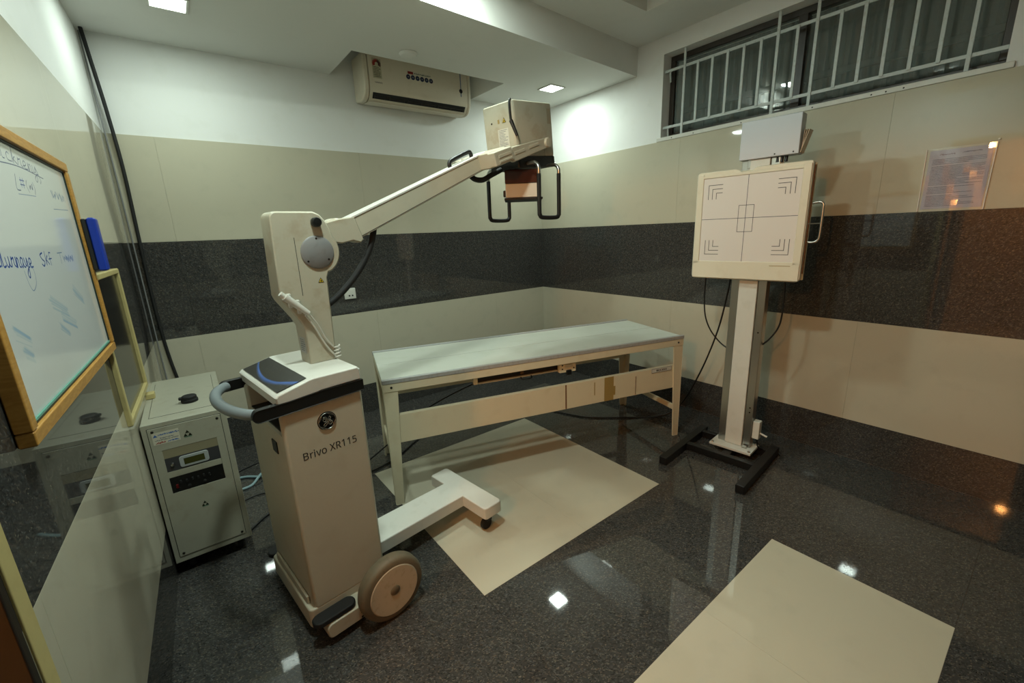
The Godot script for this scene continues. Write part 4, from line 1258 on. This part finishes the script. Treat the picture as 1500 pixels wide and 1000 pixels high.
# ------------------------------------------------------------------ air conditioner
func build_air_conditioner() -> void:
	var t := thing("air_conditioner", "cream split air conditioner hung in the recess of the lowered ceiling", "air conditioner", Vector3(-1.365, 0, 0.0))
	var b := mb()
	b.x = along_x()
	var prof := PackedVector2Array([Vector2(0.0, 2.375), Vector2(0.06, 2.362), Vector2(0.12, 2.357), Vector2(0.155, 2.362), Vector2(0.175, 2.373), Vector2(0.202, 2.412), Vector2(0.208, 2.43), Vector2(0.212, 2.47), Vector2(0.212, 2.62), Vector2(0.206, 2.645), Vector2(0.19, 2.655), Vector2(0.0, 2.66)])
	b.prism(prof, -0.395, 0.405, 0.0)
	part("housing", b, M.ac_body, t, "cream front housing")
	for s in [-1.0, 1.0]:
		b = mb()
		b.x = along_x()
		var x0: float = -0.435 if s < 0 else 0.405
		b.prism(prof, x0, x0 + (0.040 if s < 0 else 0.035), 0.012)
		part("end_cap", b, M.ac_side, t)
	# outlet slot with vanes
	var f := (Vector2(0.175, 2.373) + Vector2(0.202, 2.412)) * 0.5
	var q := Transform3D(Basis(Vector3(1, 0, 0), deg_to_rad(35.0)), Vector3(0.0, f.y, f.x))
	b = mb()
	b.x = q
	b.box(Vector3(0.005, 0.0, 0.0), Vector3(0.76, 0.042, 0.004))
	part("outlet_slot", b, M.black, t, "dark air outlet")
	for i in 3:
		b = mb()
		b.x = q
		var cx := -0.248 + i * 0.253
		b.box(Vector3(cx, -0.004, 0.003), Vector3(0.225, 0.003, 0.006), 0.001)
		b.box(Vector3(cx - 0.112, -0.008, 0.003), Vector3(0.004, 0.024, 0.006), 0.001)
		b.box(Vector3(cx + 0.112, -0.008, 0.003), Vector3(0.004, 0.024, 0.006), 0.001)
		b.box(Vector3(cx, -0.008, 0.003), Vector3(0.004, 0.020, 0.006), 0.001)
		part("vane", b, M.frame_brown, t)
	part("flap", mb().box(Vector3(0.0, 2.3585, 0.135), Vector3(0.78, 0.004, 0.05), 0.0015), M.ac_side, t)
	part("panel_line", mb().box(Vector3(0.0, 2.438, 0.2112), Vector3(0.79, 0.0014, 0.0012)), M.ac_side, t)
	# prints: energy label, row of six blue discs, tape and sensor
	var rng := RandomNumberGenerator.new()
	rng.seed = 40
	var im := Image.create(96, 192, false, Image.FORMAT_RGB8)
	im.fill(Color(0.70, 0.67, 0.56))
	for i in 22:
		var a := PI * (1.15 - i / 21.0 * 1.3)
		stroke(im, Vector2(48, 52) + Vector2(cos(a), -sin(a)) * 20.0, Vector2(48, 52) + Vector2(cos(a), -sin(a)) * 44.0, 6.0, Color(0.55, 0.08, 0.06) if i < 12 else Color(0.22, 0.05, 0.05), 0.95)
	for i in 7:
		scribble(im, 10, 84 + i * 15, 52 + rng.randf() * 34, 84 + i * 15, 7, 3.0, Color(0.32, 0.30, 0.24), rng, 0.6, 0.85)
	decal("energy_label", printed(im), t, Vector3(-0.335, 2.560, 0.2122), Vector3.RIGHT, Vector3.UP, 0.065, 0.125, "star energy label with red arc")
	im = Image.create(128, 32, false, Image.FORMAT_RGB8)
	im.fill(Color(0.80, 0.76, 0.68))
	scribble(im, 8, 16, 118, 16, 16, 4.0, Color(0.42, 0.40, 0.38), rng, 0.5, 0.9)
	decal("maker_print", printed(im), t, Vector3(-0.330, 2.472, 0.2122), Vector3.RIGHT, Vector3.UP, 0.06, 0.014)
	im = Image.create(256, 48, false, Image.FORMAT_RGB8)
	im.fill(Color(0.80, 0.77, 0.70))
	im.fill_rect(Rect2i(6, 6, 58, 34), Color(0.52, 0.08, 0.06))
	scribble(im, 76, 24, 250, 24, 18, 4.0, Color(0.30, 0.33, 0.30), rng, 0.5, 0.9)
	decal("slogan_print", printed(im), t, Vector3(-0.012, 2.574, 0.2122), Vector3.RIGHT, Vector3.UP, 0.19, 0.024, "red and grey printed line")
	for i in 6:
		var disc := part("feature_disc", mb().lathe([Vector2(0, 0.0012), Vector2(0.0155, 0.0012), Vector2(0.0165, 0.0), Vector2(0, 0)], 20), mat(Color(0.05, 0.10, 0.24), 0.4), t, "dark blue round print")
		disc.transform = lay(Vector3(0, 0, 1), Vector3(-0.100 + i * 0.037, 2.546, 0.2118))
		part("disc_symbol", mb().box(Vector3(-0.100 + i * 0.037, 2.546, 0.2134), Vector3(0.010, 0.007, 0.0006)), M.grey, t)
	part("film_strip", mb().box(Vector3(0.345, 2.56, 0.2124), Vector3(0.008, 0.17, 0.0008)), mat(Color(0.36, 0.42, 0.52), 0.4), t, "blue-grey tape strip")
	part("sensor", mb().lathe([Vector2(0, 0.003), Vector2(0.014, 0.0025), Vector2(0.016, 0.0), Vector2(0, 0)], 20), M.black_gloss, t, "black round sensor").transform = lay(Vector3(0, 0, 1), Vector3(0.345, 2.515, 0.2118))

# ------------------------------------------------------------------ whiteboard
func build_whiteboard() -> void:
	var t := thing("whiteboard", "small whiteboard with thick orange-brown wooden frame and faint blue writing", "whiteboard", LEFT, LEFT_TURN)
	# local x = minus z: the near end lies at -2.327, the far end at -1.407
	var x0 := -2.327
	var x1 := -1.407
	var y0 := 1.075
	var y1 := 1.685
	part("backing", mb().box(Vector3((x0 + x1) * 0.5, (y0 + y1) * 0.5, 0.008), Vector3(x1 - x0 - 0.02, y1 - y0 - 0.02, 0.014)), M.frame_brown, t)
	for y in [y0 + 0.014, y1 - 0.014]:
		part("frame_rail", mb().box(Vector3((x0 + x1) * 0.5, y, 0.0145), Vector3(x1 - x0, 0.028, 0.027), 0.003), M.wood, t, "orange-brown wooden frame")
	for x in [x0 + 0.014, x1 - 0.014]:
		part("frame_stile", mb().box(Vector3(x, (y0 + y1) * 0.5, 0.0145), Vector3(0.028, y1 - y0 - 0.056, 0.027), 0.003), M.wood, t, "orange-brown wooden frame")
	var gap_shade := mb()
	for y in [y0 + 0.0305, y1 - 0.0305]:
		gap_shade.box(Vector3((x0 + x1) * 0.5, y, 0.0175), Vector3(x1 - x0 - 0.056, 0.005, 0.006))
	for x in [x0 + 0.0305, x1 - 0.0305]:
		gap_shade.box(Vector3(x, (y0 + y1) * 0.5, 0.0175), Vector3(0.005, y1 - y0 - 0.056, 0.006))
	part("gap_shade", gap_shade, mat(Color(0.10, 0.15, 0.12), 0.5), t, "dark green strip painted as shade in the frame gap")  # dark strips stand in for the shadow gap inside the wooden frame
	decal("writing_surface", board_print(), t, Vector3((x0 + x1) * 0.5, (y0 + y1) * 0.5, 0.0164), Vector3.RIGHT, Vector3.UP, x1 - x0 - 0.056, y1 - y0 - 0.056, "pale writing surface with smudged blue marker")
	part("glass_edge", mb().box(Vector3((x0 + x1) * 0.5, y0 + 0.036, 0.0195), Vector3(x1 - x0 - 0.066, 0.006, 0.004), 0.001), mat(Color(0.36, 0.62, 0.55), 0.15), t, "turquoise glass edge along the bottom")
	# duster stuck on the far stile
	var d := thing("board_duster", "blue whiteboard duster with black felt fixed to the wooden frame edge", "duster", LEFT, LEFT_TURN)
	part("felt", mb().box(Vector3(x1 - 0.005, 1.432, 0.0345), Vector3(0.046, 0.165, 0.012), 0.003), M.rubber, d, "black felt pad")
	part("duster_body", mb().box(Vector3(x1 - 0.005, 1.432, 0.0525), Vector3(0.050, 0.172, 0.024), 0.006), M.blue, d, "blue plastic body")

func board_print() -> Material:
	# 0.864 m by 0.554 m
	var w := 1200
	var h := 770
	var k := 1200.0 / 0.864
	var im := Image.create(w, h, false, Image.FORMAT_RGB8)
	im.fill(Color(0.80, 0.81, 0.80))
	var rng := RandomNumberGenerator.new()
	rng.seed = 91
	var ink := Color(0.20, 0.27, 0.46)
	var pale := Color(0.42, 0.50, 0.62)
	var blue := Color(0.14, 0.27, 0.58)
	var o := Vector2(0.028, 1.657)
	# positions in metres from the near end and above the floor
	var at := func(u: float, y: float) -> Vector2: return Vector2((u - o.x) * k, (o.y - y) * k)
	var line := func(a: Array, wd: float, c: Color) -> void:
		var pts := []
		for q in a:
			pts.append(at.call(q[0], q[1]))
		curve(im, pts, wd * 0.8, c, 0.6)
	# wiped marker: a few faint duster swipes that left blue ink behind
	for e in [[0.10, 1.27, 0.17, 1.24], [0.12, 1.23, 0.16, 1.21], [0.38, 1.30, 0.50, 1.26], [0.44, 1.26, 0.55, 1.22], [0.40, 1.24, 0.46, 1.21], [0.62, 1.31, 0.70, 1.27]]:
		for i in 9:
			var j := Vector2(rng.randf_range(-14, 14), rng.randf_range(-22, 22))
			stroke(im, (at.call(e[0], e[1]) as Vector2) + j, (at.call(e[2], e[3]) as Vector2) + j * 0.7, rng.randf_range(4.0, 12.0), Color(0.50, 0.66, 0.78), 0.06)
	# heading, underlined
	var p: Vector2 = at.call(0.30, 1.628)
	var q2: Vector2 = at.call(0.60, 1.620)
	cursive(im, "nickreny", p, q2, 26, 3.0, ink, 0.6)
	line.call([[0.585, 1.628], [0.60, 1.615], [0.61, 1.600], [0.60, 1.590]], 4.0, ink)
	line.call([[0.28, 1.602], [0.45, 1.612], [0.64, 1.607]], 3.5, ink)
	# second line: L # (85)
	line.call([[0.40, 1.590], [0.385, 1.558], [0.41, 1.556]], 4.0, ink)
	for e in [[0.430, 1.586, 0.426, 1.564], [0.446, 1.586, 0.442, 1.564], [0.422, 1.580, 0.454, 1.581], [0.420, 1.570, 0.452, 1.571]]:
		line.call([[e[0], e[1]], [e[2], e[3]]], 4.0, blue)
	line.call([[0.475, 1.585], [0.465, 1.572], [0.475, 1.557]], 3.5, ink)
	p = at.call(0.482, 1.571)
	q2 = at.call(0.515, 1.571)
	scribble(im, p.x, p.y, q2.x, q2.y, 22, 3.5, ink, rng, 0.6, 0.8)
	line.call([[0.522, 1.585], [0.530, 1.572], [0.520, 1.556]], 3.5, ink)
	line.call([[0.385, 1.546], [0.45, 1.549], [0.52, 1.552]], 2.5, pale)
	# faint words further along
	p = at.call(0.68, 1.572)
	q2 = at.call(0.82, 1.568)
	scribble(im, p.x, p.y, q2.x, q2.y, 34, 4.0, pale, rng, 0.5, 0.6)
	line.call([[0.66, 1.530], [0.83, 1.537]], 3.0, pale)
	# the long blue line of handwriting
	p = at.call(0.12, 1.404)
	q2 = at.call(0.335, 1.394)
	cursive(im, "eturnaye", p, q2, 28, 4.6, blue, 0.7)
	line.call([[0.30, 1.400], [0.325, 1.380], [0.318, 1.352], [0.285, 1.336], [0.268, 1.350], [0.262, 1.380]], 3.0, pale)
	line.call([[0.425, 1.415], [0.405, 1.410], [0.412, 1.401], [0.428, 1.393], [0.415, 1.384], [0.402, 1.389]], 6.0, blue)
	line.call([[0.445, 1.418], [0.440, 1.386], [0.446, 1.398], [0.462, 1.408]], 5.0, blue)
	line.call([[0.446, 1.398], [0.465, 1.386]], 5.0, blue)
	line.call([[0.495, 1.414], [0.480, 1.412], [0.478, 1.384]], 4.5, blue)
	line.call([[0.468, 1.399], [0.495, 1.400]], 4.0, blue)
	line.call([[0.56, 1.412], [0.61, 1.413]], 4.0, pale)
	line.call([[0.585, 1.412], [0.580, 1.384]], 4.0, pale)
	p = at.call(0.61, 1.396)
	q2 = at.call(0.72, 1.394)
	scribble(im, p.x, p.y, q2.x, q2.y, 26, 4.0, pale, rng, 0.5, 0.8)
	line.call([[0.06, 1.425], [0.09, 1.415], [0.10, 1.395], [0.075, 1.383]], 5.0, blue)
	return printed(im, 0.12)

const GLYPHS := {
	"e": [[0.0, 0.3], [0.5, 0.5], [0.6, 0.85], [0.3, 1.0], [0.1, 0.6], [0.25, 0.05], [0.8, 0.1]],
	"t": [[0.0, 0.1], [0.35, 1.7], [0.3, 0.2], [0.5, 0.0], [0.8, 0.15]],
	"u": [[0.0, 0.9], [0.05, 0.2], [0.3, 0.0], [0.55, 0.4], [0.6, 1.0], [0.6, 0.2], [0.85, 0.05]],
	"r": [[0.0, 0.1], [0.2, 1.0], [0.25, 0.8], [0.6, 0.95], [0.55, 0.3], [0.85, 0.05]],
	"n": [[0.0, 0.0], [0.1, 1.0], [0.12, 0.0], [0.35, 0.9], [0.6, 0.8], [0.62, 0.1], [0.9, 0.05]],
	"a": [[0.6, 0.9], [0.3, 1.0], [0.05, 0.5], [0.25, 0.0], [0.6, 0.6], [0.62, 0.9], [0.6, 0.15], [0.9, 0.05]],
	"y": [[0.0, 1.0], [0.1, 0.3], [0.35, 0.2], [0.6, 1.0], [0.5, -0.6], [0.2, -1.1], [0.0, -0.7], [0.5, -0.1], [0.9, 0.1]],
	"i": [[0.0, 0.1], [0.3, 1.0], [0.3, 0.1], [0.6, 0.05]],
	"c": [[0.6, 0.85], [0.35, 1.0], [0.1, 0.6], [0.2, 0.1], [0.8, 0.1]],
	"k": [[0.0, 0.1], [0.3, 1.9], [0.15, 0.0], [0.25, 0.5], [0.6, 0.9], [0.3, 0.5], [0.85, 0.05]],
}

func cursive(im: Image, word: String, p: Vector2, q: Vector2, h: float, w: float, c: Color, strength: float) -> void:
	var d := (q - p) / word.length()
	for i in word.length():
		var pts := []
		for e in GLYPHS[word[i]]:
			pts.append(p + d * (i + e[0] * 1.05) + Vector2(0, h * (0.5 - e[1])))
		curve(im, pts, w, c, strength)

# ------------------------------------------------------------------ window bars
func build_window_grille() -> void:
	var t := thing("window_grille", "white painted iron bars across the high window", "window grille", Vector3(0.03, 0, 0))
	for y in [2.134, 2.510]:
		part("rail", mb().box(Vector3(0, y, 2.22), Vector3(0.008, 0.018, 1.735), 0.0015), M.bars, t)
	var zs := [1.51, 1.61, 1.713, 1.815, 1.918, 2.021, 2.115, 2.220, 2.316, 2.430, 2.536, 2.641, 2.750, 2.857, 2.963]
	for z in zs:
		var tall: bool = z in [1.51, 2.115, 2.316, 2.963]
		var a := 2.066 if tall else 2.134
		var e := 2.622 if tall else 2.510
		part("bar", mb().box(Vector3(-0.006, (a + e) * 0.5, z), Vector3(0.008, e - a, 0.017), 0.0015), M.bars, t)
	for y in [2.134, 2.510]:
		part("wall_tie", mb().tube(smooth([Vector3(0, y, 1.43), Vector3(0.004, y - 0.005, 1.395), Vector3(0.02, y - 0.05, 1.385), Vector3(0.03, y - 0.066, 1.38)], 0.01), 0.007, 8), M.bars, t)

# ------------------------------------------------------------------ small things
func build_small_things() -> void:
	var s := thing("wall_socket", "white double socket plate on the charcoal tile band below the air conditioner", "socket", Vector3(-2.019, 1.003, 0))
	part("plate", mb().box(Vector3(0, 0, 0.006), Vector3(0.088, 0.084, 0.012), 0.004), M.white, s)
	part("insert", mb().box(Vector3(0, 0, 0.0125), Vector3(0.066, 0.060, 0.002), 0.0008), M.white, s)
	for x in [-0.008, 0.016]:
		part("port", mb().box(Vector3(x, -0.015, 0.0134), Vector3(0.012, 0.012, 0.002), 0.0006), M.black, s)
	var sd := thing("smoke_detector", "round white smoke detector on the lowered ceiling", "smoke detector", Vector3(-1.65, 2.541, 0.612))
	part("detector_body", mb().lathe([Vector2(0, 0), Vector2(0.055, 0), Vector2(0.058, -0.004), Vector2(0.05, -0.018), Vector2(0.03, -0.024), Vector2(0, -0.025)], 28), M.ceiling, sd)
	# notice in a plastic sleeve on the right wall
	var n := thing("wall_notice", "typed paper notice in a shiny plastic sleeve on the window wall", "notice", Vector3(0, 0, 0), -PI / 2)
	var im := Image.create(384, 512, false, Image.FORMAT_RGB8)
	im.fill(Color(0.62, 0.60, 0.66))
	var rng := RandomNumberGenerator.new()
	rng.seed = 60
	scribble(im, 70, 40, 160, 40, 14, 4, Color(0.40, 0.28, 0.33), rng, 0.5, 0.8)
	scribble(im, 210, 36, 320, 36, 12, 4, Color(0.36, 0.32, 0.40), rng, 0.5, 0.8)
	var y := 80
	for i in 30:
		if i in [4, 17, 22]:
			y += 10
		scribble(im, 24, y, rng.randf_range(150, 355) if i % 3 == 0 or i > 16 else 355.0, y, 6, 2.4, Color(0.28, 0.27, 0.36), rng, 0.7, 0.75)
		y += 13
	decal("paper", printed(im, 0.5), n, Vector3(3.005, 1.592, 0.0015), Vector3.RIGHT, Vector3.UP, 0.215, 0.275, "lilac-white typed sheet")
	# the sleeve bulges a little
	var b := mb()
	var nx := 10
	var ny := 12
	var g := func(i: int, j: int) -> Vector3:
		var u := float(i) / nx
		var v := float(j) / ny
		return Vector3(2.886 + 0.236 * u + 0.002 * sin(v * 5.0), 1.443 + 0.295 * v, 0.0035 + 0.0035 * sin(PI * u) * (0.6 + 0.4 * sin(v * 9.0 + u * 4.0)) + 0.0012 * sin(u * 17.0 + v * 6.0))
	for i in nx:
		for j in ny:
			var a: Vector3 = g.call(i, j)
			var c: Vector3 = g.call(i + 1, j)
			var d: Vector3 = g.call(i + 1, j + 1)
			var e: Vector3 = g.call(i, j + 1)
			var no := (c - a).cross(e - a).normalized()
			b.quad(a, c, d, e, no if no.z > 0 else -no)
	part("plastic_sleeve", b, M.film, n, "clear plastic sleeve")
	for e in [[2.888, 2.884], [3.120, 3.122]]:
		part("sleeve_edge", mb().tube(PackedVector3Array([Vector3(e[0], 1.443, 0.004), Vector3(e[1], 1.738, 0.004)]), 0.0022, 6), mat(Color(0.86, 0.84, 0.82), 0.15), n)
	part("drawing_pin", mb().lathe([Vector2(0, 0.006), Vector2(0.004, 0.005), Vector2(0.005, 0.001), Vector2(0, 0)], 10), mat(Color(0.9, 0.88, 0.82), 0.2), n).transform = lay(Vector3(0, 0, 1), Vector3(3.124, 1.748, 0.0))
	# folded leaflet tucked beside the control box
	var l := thing("folded_leaflet", "small folded leaflet tucked beside the grey control box of the stand", "leaflet", Vector3(-0.517, 0, 2.271), -1.473)
	for i in 3:
		b = mb()
		b.x = Transform3D(Basis(Vector3(0, 0, 1), -0.06 - 0.11 * i), Vector3(0.2135, 1.757, -0.080 + 0.004 * i))
		b.box(Vector3(0.0, 0.055, 0.0), Vector3(0.002, 0.11, 0.055 + 0.006 * i), 0.0004)
		part("leaf", b, mat([Color(0.86, 0.79, 0.70), Color(0.80, 0.72, 0.62), Color(0.84, 0.76, 0.66)][i], 0.6), l)
	# paper on the passage wall, mirrored in the glossy tiles
	var ps := thing("passage_poster", "cream poster with a red mark on the passage wall", "poster", Vector3(-5.298, 0, 0), PI / 2)
	part("sheet", mb().box(Vector3(-3.05, 1.82, 0.002), Vector3(0.56, 0.36, 0.003), 0.0005), mat(Color(0.90, 0.84, 0.66), 0.6), ps)
	part("red_mark", mb().box(Vector3(-2.92, 1.85, 0.004), Vector3(0.05, 0.06, 0.001)), mat(Color(0.70, 0.20, 0.14), 0.6), ps)

# ------------------------------------------------------------------ loose cables
func cable(label: String, pts: Array, r: float, m: Material, called := "cable") -> void:
	var o := part(numbered(called), mb().tube(smooth(pts, 0.03), r, 8), m, self)
	tag(o, label, "cable")

func build_cables() -> void:
	cable("thick black cable hanging from the ceiling down the corner behind the power cabinet", [Vector3(-3.225, 2.56, 0.03), Vector3(-3.215, 2.40, 0.04), Vector3(-3.20, 2.15, 0.03), Vector3(-3.19, 1.85, 0.025), Vector3(-3.195, 1.50, 0.02), Vector3(-3.20, 1.15, 0.018), Vector3(-3.195, 0.85, 0.018), Vector3(-3.175, 0.60, 0.02), Vector3(-3.14, 0.42, 0.03), Vector3(-3.15, 0.012, 0.10)], 0.009, M.rubber)
	cable("thin grey wire hanging behind the thick black corner cable", [Vector3(-3.236, 2.53, 0.012), Vector3(-3.230, 2.0, 0.010), Vector3(-3.228, 1.5, 0.010), Vector3(-3.228, 0.9, 0.010), Vector3(-3.225, 0.3, 0.012)], 0.004, M.grey)
	cable("black cable running down from the target panel and away under the table", [Vector3(-0.335, 1.11, 2.13), Vector3(-0.30, 0.98, 2.10), Vector3(-0.27, 0.72, 2.04), Vector3(-0.25, 0.40, 1.93), Vector3(-0.26, 0.12, 1.80), Vector3(-0.34, 0.012, 1.68), Vector3(-0.55, 0.007, 1.50), Vector3(-0.75, 0.007, 1.30), Vector3(-0.85, 0.007, 1.05)], 0.0055, M.black)
	cable("thin black cable slung from the table tray down to the floor behind", [Vector3(-1.30, 0.585, 1.36), Vector3(-1.60, 0.50, 1.20), Vector3(-1.95, 0.33, 1.02), Vector3(-2.2, 0.12, 0.92), Vector3(-2.42, 0.008, 0.88), Vector3(-2.62, 0.007, 0.80)], 0.0045, M.black)
	cable("black cable lying on the floor from the mobile unit towards the table", [Vector3(-2.66, 0.007, 0.92), Vector3(-2.45, 0.007, 0.96), Vector3(-2.2, 0.007, 0.93), Vector3(-1.9, 0.007, 0.75), Vector3(-1.5, 0.007, 0.5)], 0.005, M.black)
	cable("pale blue-grey cable lying flat on the floor beside the power cabinet", [Vector3(-3.0, 0.009, 0.48), Vector3(-2.94, 0.009, 0.50), Vector3(-2.86, 0.009, 0.56), Vector3(-2.76, 0.009, 0.54), Vector3(-2.66, 0.009, 0.46)], 0.008, M.cable_grey)
	cable("pale blue-grey cable lying across the other grey one beside the power cabinet", [Vector3(-3.0, 0.009, 0.64), Vector3(-2.93, 0.009, 0.63), Vector3(-2.87, 0.026, 0.56), Vector3(-2.80, 0.009, 0.46), Vector3(-2.74, 0.009, 0.36)], 0.008, M.cable_grey)
	cable("black cable on the floor between cabinet and mobile unit, bending towards the wall", [Vector3(-3.0, 0.006, 0.40), Vector3(-2.92, 0.006, 0.36), Vector3(-2.82, 0.006, 0.32), Vector3(-2.70, 0.006, 0.22)], 0.005, M.black)
	cable("black cable on the floor running under the mobile unit", [Vector3(-3.02, 0.007, 1.12), Vector3(-2.96, 0.007, 1.06), Vector3(-2.90, 0.007, 1.01), Vector3(-2.80, 0.007, 0.97), Vector3(-2.68, 0.007, 0.95)], 0.006, M.black)
	cable("thinnest black cable on the floor beside the power cabinet, next to the grey ones", [Vector3(-3.0, 0.006, 0.78), Vector3(-2.92, 0.006, 0.76), Vector3(-2.83, 0.006, 0.78), Vector3(-2.72, 0.006, 0.72)], 0.004, M.black)
